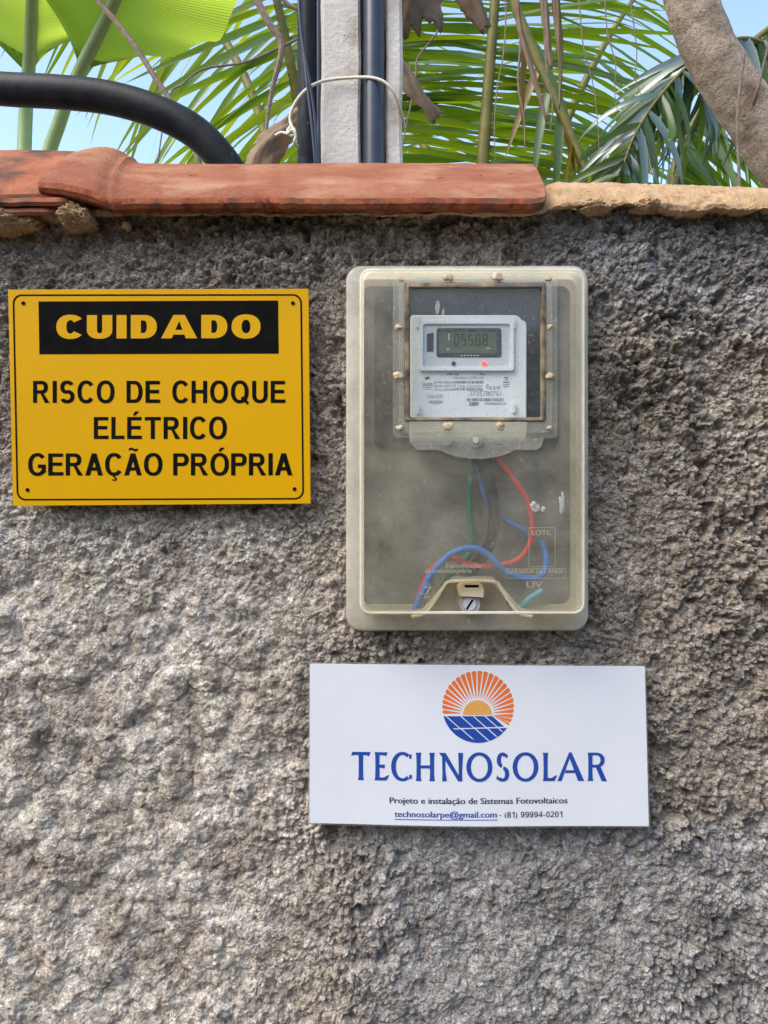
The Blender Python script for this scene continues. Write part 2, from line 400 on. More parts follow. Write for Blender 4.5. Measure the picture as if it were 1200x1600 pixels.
# ------------------------------------------------------------------ the wall
def hash2(ix, iz, seed):
    h = (ix.astype(np.int64) * 374761393 + iz.astype(np.int64) * 668265263 + seed * 1274126177) & 0xffffffff
    h = ((h ^ (h >> 13)) * 1274126177) & 0xffffffff
    h = (h ^ (h >> 16)) & 0xffffffff
    return h.astype(np.float64) / 4294967295.0
def vnoise(x, z, s, seed=0):
    x = x / s; z = z / s
    ix = np.floor(x); iz = np.floor(z); fx = x - ix; fz = z - iz
    fx = fx * fx * (3 - 2 * fx); fz = fz * fz * (3 - 2 * fz)
    a = hash2(ix, iz, seed); b = hash2(ix + 1, iz, seed); c = hash2(ix, iz + 1, seed); d = hash2(ix + 1, iz + 1, seed)
    return (a * (1 - fx) + b * fx) * (1 - fz) + (c * (1 - fx) + d * fx) * fz
def fbm(x, z, s, o=4, seed=0, g=.5):
    r = 0; a = 1; tot = 0
    for k in range(o):
        r = r + a * vnoise(x + 13.7 * k, z + 7.1 * k, s, seed + k * 17); tot += a; a *= g; s *= .5
    return r / tot
def domes(x, z, s, seed, fill=1.0):
    """union of round-topped lumps of random size on a jittered lattice, 0..1"""
    x = x / s; z = z / s
    ix = np.floor(x); iz = np.floor(z); best = np.zeros_like(x)
    for dx in (-1, 0, 1):
        for dz in (-1, 0, 1):
            cx = ix + dx; cz = iz + dz
            jx = cx + hash2(cx, cz, seed); jz = cz + hash2(cx, cz, seed + 5)
            r = .45 + .5 * hash2(cx, cz, seed + 9); hh = .35 + .65 * hash2(cx, cz, seed + 13)
            on = hash2(cx, cz, seed + 21) < fill
            q = 1 - ((x - jx) ** 2 + (z - jz) ** 2) / (r * r)
            best = np.maximum(best, np.where(on, hh * np.sqrt(np.maximum(q, 0)), 0))
    return best
def cell_tone(x, z, s, seed):
    x = x / s; z = z / s
    ix = np.floor(x); iz = np.floor(z); bd = np.full_like(x, 9.); tone = np.zeros_like(x)
    for dx in (-1, 0, 1):
        for dz in (-1, 0, 1):
            cx = ix + dx; cz = iz + dz
            d = (x - cx - hash2(cx, cz, seed)) ** 2 + (z - cz - hash2(cx, cz, seed + 5)) ** 2
            t = hash2(cx, cz, seed + 31); tone = np.where(d < bd, t, tone); bd = np.minimum(d, bd)
    return tone
def sstep(a, b, v):
    t = np.clip((v - a) / (b - a), 0, 1); return t * t * (3 - 2 * t)

WT = 0.125                     # wall thickness
Z_TOP = P(0, 322).z
def axis(lo, hi, flo, fhi, fine):
    a = [flo]; st = fine
    while a[-1] > lo: st = min(st * 1.03, .0080 if a[-1] > flo - .75 else .08); a.append(max(lo, a[-1] - st))
    m = np.arange(flo + fine, fhi, fine)
    b = [fhi]; st = fine
    while b[-1] < hi: st = min(st * 1.03, .0080 if b[-1] < fhi + .75 else .08); b.append(min(hi, b[-1] + st))
    return np.concatenate([np.array(a[::-1]), m, np.array(b)])
def wall_fields(X, Z):
    px = X / S + 600; py = 800 - (Z - CZ) / S
    wx = X + .006 * (fbm(X, Z, .03, 3, 71) - .5) + .0018 * (vnoise(X, Z, .005, 75) - .5)
    wz = Z + .006 * (fbm(X, Z, .03, 3, 91) - .5) + .0018 * (vnoise(X, Z, .005, 95) - .5)
    big = fbm(X, Z, .22, 3, 3)
    rough = .62 + .55 * sstep(.36, .66, fbm(X, Z, .085, 3, 33))
    soft = sstep(620, 330, px + 160 * (big - .5)) * sstep(800, 960, py)     # lower left: softer, trowelled over
    coarse = sstep(820, 940, px) * sstep(900, 480, py) 
    soft2 = sstep(520, 640, px) * sstep(1230, 1340, py) * sstep(1080, 950, px)
    rough = rough * (.75 - .61 * soft) * (1 - .45 * soft2) * (1 + .30 * coarse)
    d1 = domes(wx, wz, .0170, 101, .75); d2 = domes(wx, wz, .0088, 202, .7); d3 = domes(wx * 1.05, wz, .0050, 303, .75); d4 = domes(wx, wz, .0030, 404, .8)
    clump = sstep(.34, .60, fbm(X, Z, .028, 3, 707))
    far = sstep(.46, .62, np.abs(X)) + sstep(.955, .85, Z); far = np.clip(far, 0, 1)
    d3 = d3 * (1 - far) + .45 * far; d4 = d4 * (1 - far) + .45 * far
    pits = sstep(.60, .78, fbm(wx, wz, .016, 3, 505))
    h = .0085 * (fbm(X, Z, .10, 4, 11) - .5) + .006 * (fbm(wx, wz, .03, 4, 13) - .5)
    h = h + rough * (.0058 * d1 * (.4 + .6 * clump) + .0076 * d2 * (.35 + .65 * clump) + .0070 * d3 + .0034 * d4) + .0030 * (fbm(wx, wz, .007, 4, 15) - .5) - rough * .011 * pits
    h = h + .0010 * (fbm(X, Z, .0026, 3, 19) - .5)
    h = h + (soft + .5 * soft2) * (.0070 * domes(wx, wz, .030, 808, .85) + .0042 * domes(wx, wz, .014, 818, .7) + .009 * (fbm(wx, wz, .024, 4, 828, .5) - .5))
    tone = (1 - .6 * soft) * .0 + .45 * cell_tone(wx, wz, .0088, 202) + .55 * cell_tone(wx * 1.05, wz, .0050, 303)
    return h, px, py, tone, 1 - .55 * soft - .25 * soft2
def build_wall():
    xs = axis(-3.2, 3.2, -.46, .46, .00098)
    zs = axis(.0, Z_TOP, .955, Z_TOP, .00098)
    zs = zs[zs <= Z_TOP + 1e-9]
    X, Z = np.meshgrid(xs, zs)
    h, px, py, tone, grit = wall_fields(X, Z)
    h = h - .0115 + np.random.default_rng(4).normal(0, .00040, h.shape) * grit * (np.abs(X) < .5) * (Z > .9)
    nx, nz = len(xs), len(zs)
    # a little sideways push gives the crumbs undercuts
    gx = X + .0016 * (vnoise(X, Z, .0045, 900) - .5); gz = Z + .0016 * (vnoise(X, Z, .0045, 910) - .5)
    gz[-1, :] = Z[-1, :]
    co = np.stack([gx, -h, gz], -1).reshape(-1, 3)
    i = np.arange(nx * nz).reshape(nz, nx)
    q = np.stack([i[:-1, :-1], i[:-1, 1:], i[1:, 1:], i[1:, :-1]], -1).reshape(-1, 4)
    me = bpy.data.meshes.new('render_face')
    me.vertices.add(len(co)); me.vertices.foreach_set('co', co.astype(np.float32).ravel())
    me.loops.add(q.size); me.loops.foreach_set('vertex_index', q.astype(np.int32).ravel())
    me.polygons.add(len(q)); me.polygons.foreach_set('loop_start', np.arange(0, q.size, 4, dtype=np.int32))
    me.polygons.foreach_set('use_smooth', np.zeros(len(q), dtype=bool))
    me.update(calc_edges=True)
    # wall tones: R pale dried wash with brighter lower-left light painted in, G dark blotches and streaks, denser towards the top, B cool cement
    n1 = fbm(X, Z, .16, 5, 41, .6); n2 = fbm(X, Z, .05, 5, 43, .65)
    pale = sstep(690, 300, px + 420 * (n1 - .5)) * sstep(560, 860, py + 260 * (n2 - .5)) * sstep(.42, .70, n2 + .25 * n1)
    pale = np.maximum(pale, .55 * sstep(.55, .72, n2) * sstep(1150, 1400, py))
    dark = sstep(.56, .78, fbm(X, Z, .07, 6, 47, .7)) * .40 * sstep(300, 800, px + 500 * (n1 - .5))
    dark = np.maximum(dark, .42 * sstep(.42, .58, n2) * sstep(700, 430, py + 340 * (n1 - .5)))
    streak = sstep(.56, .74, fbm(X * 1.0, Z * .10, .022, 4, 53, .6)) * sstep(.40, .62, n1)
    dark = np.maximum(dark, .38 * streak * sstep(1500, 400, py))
    cool = np.maximum(sstep(560, 380, py + 200 * (n1 - .5)) * sstep(780, 900, px), sstep(1240, 1330, py + 100 * (n2 - .5)) * sstep(520, 640, px) * .8)
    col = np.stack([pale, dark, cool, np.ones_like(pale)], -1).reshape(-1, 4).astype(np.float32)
    a = me.attributes.new('wall_tone', 'FLOAT_COLOR', 'POINT'); a.data.foreach_set('color', col.ravel())
    a = me.attributes.new('crumb', 'FLOAT', 'POINT'); a.data.foreach_set('value', tone.astype(np.float32).ravel())
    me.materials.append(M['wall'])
    return me
wall = empty('garden_wall', (0, .06, 0), 'roughcast grey cement wall carrying both signs and the meter box', 'wall')
wf = bpy.data.objects.new('render_face', build_wall()); link(wf, wall, (0, 0, 0))
xa, xb = -3.2, 3.2
V = [(xa, .04, 0), (xb, .04, 0), (xb, WT, 0), (xa, WT, 0), (xa, .04, Z_TOP), (xb, .04, Z_TOP), (xb, WT, Z_TOP), (xa, WT, Z_TOP)]
mesh_obj('masonry_core', V, [(0, 1, 5, 4), (1, 2, 6, 5), (2, 3, 7, 6), (3, 0, 4, 7), (4, 5, 6, 7)], M['wall'], wall)

# mortar bed on top of the wall (bare at the right, under the tiles elsewhere)
def mortar_bed():
    xs = np.concatenate([np.linspace(-3.2, P(-60, 0).x, 60), np.arange(P(-60, 0).x, P(1300, 0).x, .0016)[1:], np.linspace(P(1300, 0).x, 3.2, 60)[1:]])
    V, F = [], []
    # profile: (y, photo row at that depth)
    prof = [(.004, 331), (-.008, 327), (-.0125, 322), (-.0125, 317), (-.0095, 310), (-.004, 303), (.003, 297), (.012, 291), (.022, 286.5), (.034, 284), (.06, 287), (.09, 292), (.115, 300), (.128, 325)]
    # refine
    pr = []
    for (a, b) in zip(prof[:-1], prof[1:]):
        for k in range(4): pr.append((a[0] + (b[0] - a[0]) * k / 4, a[1] + (b[1] - a[1]) * k / 4))
    pr.append(prof[-1])
    yy = np.array([p[0] for p in pr]); ro = np.array([p[1] for p in pr])
    base_z = np.array([P(0, r, y).z for y, r in pr])
    Xg, U = np.meshgrid(xs, np.arange(len(pr)))
    pxs = Xg / S + 600
    drop = np.interp(pxs, [820, 900, 1000, 1100, 1200, 1400], [0, 1, 3, 6, 10, 12]) * S
    under = sstep(880, 838, pxs) * sstep(-3000, -2000, pxs)      # pressed lower under the tiles
    lowedge = (fbm(Xg, Xg * 0, .05, 4, 61) - .5) * .016 + (fbm(Xg, Xg * 0, .012, 3, 63) - .5) * .010 + (fbm(Xg, Xg * 0, .004, 2, 64) - .5) * .004
    wgt = np.clip(1 - U / 16., 0, 1)
    Zg = base_z[:, None] - drop + lowedge * wgt - under * .016 * (U > 6) * np.clip((U - 6) / 10, 0, 1)
    nn = (fbm(Xg, U * .0022, .03, 4, 65) - .5) * .005 + (fbm(Xg, U * .0022, .007, 4, 66) - .5) * .0028 + (domes(Xg, U * .0022, .006, 67, .3)) * .0010 + (domes(Xg, U * .0022, .0035, 68, .5)) * .0009
    Yg = yy[:, None] - nn * np.clip(1.6 - U / 24., .2, 1) + under * .004
    Zg = Zg + nn * .6
    co = np.stack([Xg, Yg, Zg], -1).reshape(-1, 3)
    nx = len(xs); nu = len(pr); i = np.arange(nx * nu).reshape(nu, nx)
    q = np.stack([i[:-1, :-1], i[:-1, 1:], i[1:, 1:], i[1:, :-1]], -1).reshape(-1, 4)
    o = mesh_obj('mortar_bed', co, q.tolist(), M['mortar'], wall, smooth=True)
    tag(o, 'bare ochre mortar coping along the wall top')
mortar_bed()

# --- clay tiles lying along the wall top
OUT = [(-.030, 326), (-.033, 318), (-.032, 309.5), (-.028, 302), (-.022, 294.5), (-.016, 289.5), (-.011, 287.8), (-.002, 283), (.012, 274), (.030, 264), (.050, 257.5), (.068, 255.5), (.084, 258), (.10, 266), (.115, 280), (.125, 300)]
def tile(name, stations, mats, label=None, th=.011):
    """stations: (px, dz crest metres, dz rim metres, shear px, dy metres)"""
    V, F, SL = [], [], []
    n = len(OUT)
    for (px, dc, dr, sh, dy) in stations:
        ring = []
        for k, (y, r) in enumerate(OUT):
            u = min(1, k / 11.0)
            lift = dr * (1 - u) + dc * u if k <= 11 else dc
            x = ((px - 600) * .958 * (1 - u) + (px + sh - 600) * 1.089 * u) * S
            z = P(0, r, y).z + lift
            ring.append(Vector((x, y - dy * (1 - u) * 1.0, z)))
        inner = []
        for k, p in enumerate(ring):
            a = ring[max(0, k - 1)]; b = ring[min(n - 1, k + 1)]
            t = Vector((0, b.y - a.y, b.z - a.z)).normalized()
            nrm = Vector((0, -t.z, t.y))       # outward
            inner.append(p - nrm * th if k > 1 else p + Vector((0, .010, .004 * k)))
        V += ring + inner[::-1]
    m = 2 * n; ns = len(stations)
    for s in range(ns - 1):
        for k in range(m):
            F.append((s * m + k, s * m + (k + 1) % m, (s + 1) * m + (k + 1) % m, (s + 1) * m + k))
            SL.append(1 if (k < 2 or k >= m - 3) else 0)
    for s, rev in ((0, False), (ns - 1, True)):
        for k in range(n - 1):
            f = (s * m + k, s * m + k + 1, s * m + m - 2 - k, s * m + m - 1 - k)
            F.append(f[::-1] if rev else f); SL.append(1)
    o = mesh_obj(name, V, F, mats, wall, slots=SL)
    fix_normals(o)
    o.data.polygons.foreach_set('use_smooth', [True] * len(o.data.polygons)); o.data.set_sharp_from_angle(angle=R(42))
    if label: tag(o, label)
    return o
st = []
for pf, pc, dc, dr, dy in [(57, 128, .0135, .0175, -.004), (72, 133, .0150, .0165, -.004), (92, 140, .0166, .0150, -.003), (112, 148, .0176, .012, -.002), (130, 158, .0180, .0085, .001), (146, 168, .0178, .005, .003), (158, 178, .0165, .002, .004), (167, 187, .0135, .0004, .003), (174, 193, .0088, -.001, 0), (179, 197, .0082, -.0012, .0005), (185, 202, .0080, -.0012, .0015), (190, 206, .0042, -.0012, 0), (197, 212, .0012, -.0008, -.0005), (215, 224, .0002, 0, 0), (255, 257, 0, 0, 0)]:
    st.append((pf, dc, dr, pc - pf, dy))
trng = random.Random(5)
for px in range(268, 836, 6):
    chip = .0016 * trng.random() if trng.random() < .10 else 0
    st.append((px, .0005 * math.sin(px * .013) + trng.gauss(0, .0001), .0005 * math.sin(px * .021) + trng.gauss(0, .00025) + chip, 0, .0006 * math.sin(px * .017) + trng.gauss(0, .00025) - chip * 1.5))
st += [(838, .0003, .0006, -14, 0), (846, -.0002, .0016, -17, 0), (850, -.001, .0030, -20, .0), (852, -.002, .0045, -22, -.002)]
tile('coping_tile', st, [M['tile'], M['tile_rim']], 'long salmon clay tile with a thick collar at its left end')
st2 = [(px, .0145 + .0004 * math.sin(px * .02), .0045, 0, -.008) for px in range(-640, 60, 20)] + [(75, .0140, .006, 10, -.010), (95, .0135, .009, 16, -.016), (108, .0125, .012, 22, -.022)]
tile('coping_tile', st2, [M['tile_old'], M['tile_rim']], 'darker weathered clay tile running out of the left edge')
st3 = [(px, .0004 * math.sin(px), 0, 0, 0) for px in range(-1500, -640, 40)]
# lower tile sticking out beneath the joint: two thin stacked lips
def ledge(name, x0, x1, r0, r1, yf, m):
    xs = np.linspace(x0, x1, 26); V, F = [], []
    for x in xs:
        e = .6 * math.sin(x * .11) + .5 * math.sin(x * .047 + 1)
        tt = (x1 - x) / 40.; k = min(1, max(0, tt)) ** .5
        for (y, r) in ((.0, r1 + 1), (yf * k + .001, r1 + e), (yf * k - .002, (r0 + r1) / 2 + e), (yf * k, r0 + e), (.0, r0 - 2)):
            V.append(P(x, r, y))
    for i in range(len(xs) - 1):
        for k in range(4): F.append((i * 5 + k, i * 5 + k + 1, i * 5 + 5 + k + 1, i * 5 + 5 + k))
    F.append(tuple(range(5))); F.append(tuple((len(xs) - 1) * 5 + k for k in range(5)))
    o = mesh_obj(name, V, F, m, wall); fix_normals(o); o.data.polygons.foreach_set('use_smooth', [True] * len(o.data.polygons)); o.data.set_sharp_from_angle(angle=R(40))
    return o
tag(ledge('tile_lip', -420, 128, 309, 322, -.030, M['tile_old']), 'upper clay lip of the lower tile under the joint')
tag(ledge('tile_lip', -420, 112, 325, 337, -.026, M['tile']), 'lower clay lip of the lower tile under the joint')
def lump(name, cx, cy, rx, ry, y, dep, m, parent, seed, sub=4, amp=.35):
    bm = bmesh.new(); bmesh.ops.create_icosphere(bm, subdivisions=sub, radius=1)
    c = P(cx, cy, y); V = []
    from mathutils import noise
    for v in bm.verts:
        q = v.co.copy(); k = 1 + amp * noise.noise(q * 1.3 + Vector((seed, 0, 0))) + amp * .5 * noise.noise(q * 3.1 + Vector((0, seed, 0))) + amp * .25 * noise.noise(q * 7 + Vector((0, seed, 3))) + amp * .40 * noise.noise(q * 13 + Vector((seed, seed, 3))) + amp * .30 * noise.noise(q * 29 + Vector((seed, 7, 3)))
        V.append(c + Vector((q.x * k * rx * S, q.y * k * dep, q.z * k * ry * S)))
    F = [tuple(l.index for l in f.verts) for f in bm.faces]; bm.free()
    return mesh_obj(name, V, F, m, parent, smooth=True)
for (cx, cy, rx, ry, y, dep, sd) in [(18, 346, 44, 20, -.006, .022, 1), (-60, 346, 50, 18, -.006, .02, 2), (124, 342, 26, 20, -.006, .024, 3), (85, 337, 26, 9, -.004, .018, 4), (575, 327, 30, 6, -.002, .014, 5), (385, 324, 24, 5, -.002, .014, 6), (198, 353, 7, 7, -.004, .006, 7), (1010, 322, 22, 10, -.004, .012, 8), (930, 326, 26, 9, -.003, .013, 9), (770, 328, 20, 5, -.002, .012, 10)]:
    lump('mortar_lump', cx, cy, rx, ry, y, dep, M['mortar'], wall, sd, 5 if rx > 20 else 3)

# ------------------------------------------------------------------ lettering
def q_rect(x0, y0, x1, y1): return [[(x0, y0), (x1, y0), (x1, y1), (x0, y1)]]
def strip(a, b):
    return [[a[i], a[i + 1], b[i + 1], b[i]] for i in range(len(a) - 1)]
def arc(cx, cy, rx, ry, a0, a1, tv, th, n=22, e=2.25):
    A, B = [], []
    for k in range(n + 1):
        t = R(a0 + (a1 - a0) * k / n); c, s = math.cos(t), math.sin(t)
        f = lambda v: math.copysign(abs(v) ** (2 / e), v)
        A.append((cx + rx * f(c), cy + ry * f(s))); B.append((cx + (rx - tv) * f(c), cy + (ry - th) * f(s)))
    return strip(A, B)
def diag(p, q, t):        # parallelogram with horizontal width t
    return [[(p[0], p[1]), (p[0] + t, p[1]), (q[0] + t, q[1]), (q[0], q[1])]]
def glyph(ch, tv, th):
    """returns (polygons in units of cap height, advance width without side bearing)"""
    o = []
    if ch == 'I': return q_rect(0, 0, tv, 1), tv
    if ch == 'L': return q_rect(0, 0, tv, 1) + q_rect(tv, 0, .60, th), .60
    if ch in 'EÉ':
        o = q_rect(0, 0, tv, 1) + q_rect(tv, 0, .68, th) + q_rect(tv, 1 - th, .66, 1) + q_rect(tv, .5 - th * .4, .62, .5 + th * .6)
        if ch == 'É': o += [[(.26, 1.07), (.38, 1.07), (.56, 1.25), (.36, 1.25)]]
        return o, .68
    if ch == 'T': return q_rect(.37 - tv / 2, 0, .37 + tv / 2, 1 - th) + q_rect(0, 1 - th, .74, 1), .74
    if ch == 'H': return q_rect(0, 0, tv, 1) + q_rect(.72 - tv, 0, .72, 1) + q_rect(tv, .5 - th * .4, .72 - tv, .5 + th * .6), .72
    if ch == 'N': return q_rect(0, 0, tv, 1) + q_rect(.72 - tv, 0, .72, 1) + diag((0, 1), (.72 - tv, 0), tv), .72
    if ch == 'U':
        r = .36
        return q_rect(0, r, tv, 1) + q_rect(.72 - tv, r, .72, 1) + arc(.36, r, .36, r + .012, 180, 360, tv, th), .72
    if ch == 'D': return q_rect(0, 0, tv, 1) + q_rect(tv, 0, .36, th) + q_rect(tv, 1 - th, .36, 1) + arc(.36, .5, .38, .5, -90, 90, tv, th), .74
    if ch in 'OÓ':
        o = arc(.41, .5, .41, .52, 0, 360, tv, th, 40)
        if ch == 'Ó': o += [[(.34, 1.08), (.46, 1.08), (.64, 1.26), (.44, 1.26)]]
        return o, .82
    if ch == 'Q': return arc(.41, .5, .41, .52, 0, 360, tv, th, 40) + [[(.45, .20), (.54, .31), (.84, .02), (.76, -.09)]], .84
    if ch in 'CÇ':
        o = arc(.40, .5, .40, .52, 38, 322, tv, th, 34)
        if ch == 'Ç': o += [[(.37, .0), (.45, .0), (.43, -.08), (.35, -.08)]] + arc(.40, -.15, .13, .09, -150, 90, .07, .06, 12, 2)
        return o, .75
    if ch == 'G': return arc(.41, .5, .41, .52, 40, 318, tv, th, 34) + q_rect(.78 - tv, .14, .78, .50) + q_rect(.43, .50 - th, .78 - tv, .50), .79
    if ch == 'A' and tv > .25: return [[(0, 0), (.30, 0), (.53, .80), (.53, 1), (.35, 1)], [(.70, 0), (1.02, 0), (.67, 1), (.50, 1), (.50, .80)], [(.26, .16), (.31, .36), (.72, .36), (.78, .16)]], 1.02
    if ch in 'AÃ':
        o = diag((0, 0), (.39 - tv * .55, 1), tv * 1.1) + diag((.78 - tv * 1.1, 0), (.39 - tv * .55, 1), tv * 1.1) + q_rect(.20, .22, .58, .22 + th)
        if ch == 'Ã': o += strip([(.20 + .045 * k, 1.12 + .035 * math.sin(k * .75 - .3)) for k in range(10)], [(.20 + .045 * k, 1.23 + .035 * math.sin(k * .75 - .3)) for k in range(10)])
        return o, .78
    if ch in 'PR':
        ry = .29
        o = q_rect(0, 0, tv, 1) + q_rect(tv, 1 - th, .40, 1) + q_rect(tv, 1 - 2 * ry, .40, 1 - 2 * ry + th) + arc(.40, 1 - ry, .29, ry, -90, 90, tv, th, 18)
        if ch == 'R': o += [[(.34, .44), (.48, .44), (.77, 0), (.77 - tv * 1.2, 0)]]
        return o, (.77 if ch == 'R' else .69)
    if ch == 'S':
        ry = (.52 + th / 2) / 2 + .002
        o = arc(.34, 1.015 - ry, .32, ry, 25, 270, tv, th, 26) + arc(.34, -.015 + ry, .34, ry, 90, -155, tv, th, 26)
        return o, .68
    if ch == '0': return arc(.27, .5, .27, .51, 0, 360, tv, th, 30), .54
    if ch == '1': return q_rect(.26, 0, .26 + tv, 1) + [[(.26, 1), (.26, .82), (.08, .68), (.08, .84)]], .46
    if ch == '2': return q_rect(0, 0, .54, th) + arc(.27, .73, .27, .28, -20, 165, tv, th, 20) + [[(0, th), (tv * 1.3, th), (.53, .62), (.53 - tv, .64)]], .54
    if ch == '4': return q_rect(.33, 0, .33 + tv, 1) + q_rect(0, .22, .56, .22 + th) + [[(0, .30), (tv, .34), (.36, 1), (.33, 1)]], .56
    if ch == '8': return arc(.27, .27, .28, .28, 0, 360, tv, th, 26) + arc(.27, .75, .25, .26, 0, 360, tv, th, 26), .55
    if ch == '9': return arc(.27, .68, .27, .33, 0, 360, tv, th, 28) + arc(.27, .50, .27, .51, -150, 10, tv, th, 20), .54
    if ch == '-': return q_rect(0, .30, .30, .30 + th), .30
    if ch == '(': return arc(.34, .36, .34, .66, 130, 230, tv, .02, 14, 2), .24
    if ch == ')': return arc(-.10, .36, .34, .66, -50, 50, tv, .02, 14, 2), .24
    return [], .28
def word(txt, x0, x1, yb, cap, tv, th, bear=.12, tilt=0):
    """fit a line of text between columns x0..x1 with its baseline on row yb and capital height cap; tilt: rows dropped per column"""
    parts, adv = [], 0
    for i, ch in enumerate(txt):
        g, wd = glyph(ch, tv, th)
        parts.append((g, adv)); adv += wd + (bear if i < len(txt) - 1 else 0)
    k = (x1 - x0) / adv
    out = []
    for g, a in parts:
        for poly in g:
            out.append([(x0 + (u + a) * k, yb - v * cap + tilt * (u + a) * k) for u, v in poly])
    return out
def font_mesh(txt, x0, x1, yb, cap, y, mt, parent, name='lettering', bold=0, capref=.7):
    """small text in the built-in typeface fitted between two columns; bold: copies shifted sideways"""
    cu = bpy.data.curves.new('t', 'FONT'); cu.body = txt; cu.size = 1; cu.resolution_u = 3
    ob = bpy.data.objects.new('t', cu); sc.collection.objects.link(ob)
    dg = bpy.context.evaluated_depsgraph_get(); me = ob.evaluated_get(dg).to_mesh()
    vs_ = [v.co.copy() for v in me.vertices]; fs = [tuple(p.vertices) for p in me.polygons]
    ob.evaluated_get(dg).to_mesh_clear(); bpy.data.objects.remove(ob); bpy.data.curves.remove(cu)
    lo = min(v.x for v in vs_); hi = max(v.x for v in vs_)
    V, F = [], []
    shifts = [0] if not bold else [-bold / 2, 0, bold / 2]
    for j, sh in enumerate(shifts):
        o = len(V)
        for v in vs_:
            p = P(x0 + (v.x - lo) / (hi - lo) * (x1 - x0) + sh, yb - v.y / capref * cap, y); p.y = y - j * .00001; V.append(p)
        F += [tuple(o + i for i in f) for f in fs]
    return mesh_obj(name, V, F, mt, parent)

# ------------------------------------------------------------------ yellow warning sign
YS = -.0125
sign = empty('warning_sign', P(250, 790, -.009), 'yellow rectangular plastic warning sign with black print left of the meter box', 'sign')
prism('plate', [(12.5, 452.5), (482, 451), (485.5, 787), (20, 790.5)], YS + .003, YS, M['yellow'], sign, bevel=.0004)
yk = YS - .0002
def ring(o, i): 
    n = len(o); return [[o[k], o[(k + 1) % n], i[(k + 1) % n], i[k]] for k in range(n)]
def skew(p):   # follow the slightly out-of-square sign
    x, y = p; v = (y - 452) / 336; u = (x - 12) / 470
    return (x + (1 - u) * (7 * v - 3.2) + u * (3.4 * v - 1.8), y + (.6 - 1.2 * u) * v + (1 - u) * .5)
flat('border_line', ring([skew(p) for p in rrect(22.5, 459.5, 473.5, 781, 14)], [skew(p) for p in rrect(25.2, 462, 470.8, 778.5, 12)]), yk, M['ink'], sign, 0)
flat('black_panel', [[(60, 471), (434.5, 469.5), (435.5, 552.5), (61.5, 553.5)]], yk, M['ink'], sign)
flat('lettering', word('CUIDADO', 88, 407, 529, 36.5, .285, .23, .12, -.002), yk - .0002, M['yellow'], sign)
flat('lettering', word('RISCO DE CHOQUE', 51.5, 446, 629.5, 34.5, .19, .155, .135, 0), yk, M['ink'], sign)
flat('lettering', word('ELÉTRICO', 146.5, 354.5, 686, 34.5, .19, .155, .125, -.001), yk, M['ink'], sign)
flat('lettering', word('GERAÇÃO PRÓPRIA', 44, 457, 743, 34.5, .19, .155, .095, -.001), yk, M['ink'], sign)
for (a, b) in ((36, 473.5), (457.5, 473.5), (42.5, 765.5), (460, 764)):
    prism('screw', circ(a, b, 3.0, 12), YS + .001, YS - .0008, M['ink'], sign, .0002)

# ------------------------------------------------------------------ white company card
YC = -.011
def cardy(a, b):     # laminated card bows a little off the rough wall
    u = (a - 484) / 526; v = (b - 1036) / 252
    return YC - .0035 * math.sin(math.pi * min(1, max(0, u))) * (.4 + .6 * v) - .0018 * v * u + .0009 * math.sin(u * 9 + 1) * v
card = empty('company_card', P(748, 1290, -.009), 'white laminated company sign with round sun logo below the meter box', 'sign')
def sheet(name, c, off, th, m, nx=26, nz=12):
    V, F = [], []
    for side in (0, 1):
        for j in range(nz + 1):
            for i in range(nx + 1):
                u, v = i / nx, j / nz
                a = (c[0][0] * (1 - u) + c[1][0] * u) * (1 - v) + (c[3][0] * (1 - u) + c[2][0] * u) * v
                b = (c[0][1] * (1 - u) + c[1][1] * u) * (1 - v) + (c[3][1] * (1 - u) + c[2][1] * u) * v
                p = P(a, b, YC); p.y = cardy(a, b) + off + side * th; V.append(p)
    n1 = (nx + 1) * (nz + 1)
    for j in range(nz):
        for i in range(nx):
            k = j * (nx + 1) + i
            F.append((k, k + nx + 1, k + nx + 2, k + 1)); F.append((n1 + k, n1 + k + 1, n1 + k + nx + 2, n1 + k + nx + 1))
    bd = [i for i in range(nx + 1)] + [j * (nx + 1) + nx for j in range(1, nz + 1)] + [nz * (nx + 1) + i for i in range(nx - 1, -1, -1)] + [j * (nx + 1) for j in range(nz - 1, 0, -1)]
    for k in range(len(bd)):
        a, b = bd[k], bd[(k + 1) % len(bd)]; F.append((a, b, n1 + b, n1 + a))
    o = mesh_obj(name, V, F, m, card, auto=40); fix_normals(o); return o
sheet('laminate', [(482, 1034.5), (1010, 1038.5), (1015, 1292), (481, 1289.5)], .0006, .0006, M['frame'])
sheet('card', [(484, 1037), (1007.5, 1041), (1012.5, 1289.5), (483.5, 1286.5)], 0, .0005, M['white_card'])
def cflat(name, polys, m, off=.0002, step=.000004):
    # subdivide long spans so that print follows the bowed card
    return flat(name, polys, YC, m, card, step, ymap=lambda a, b: cardy(a, b) - off)
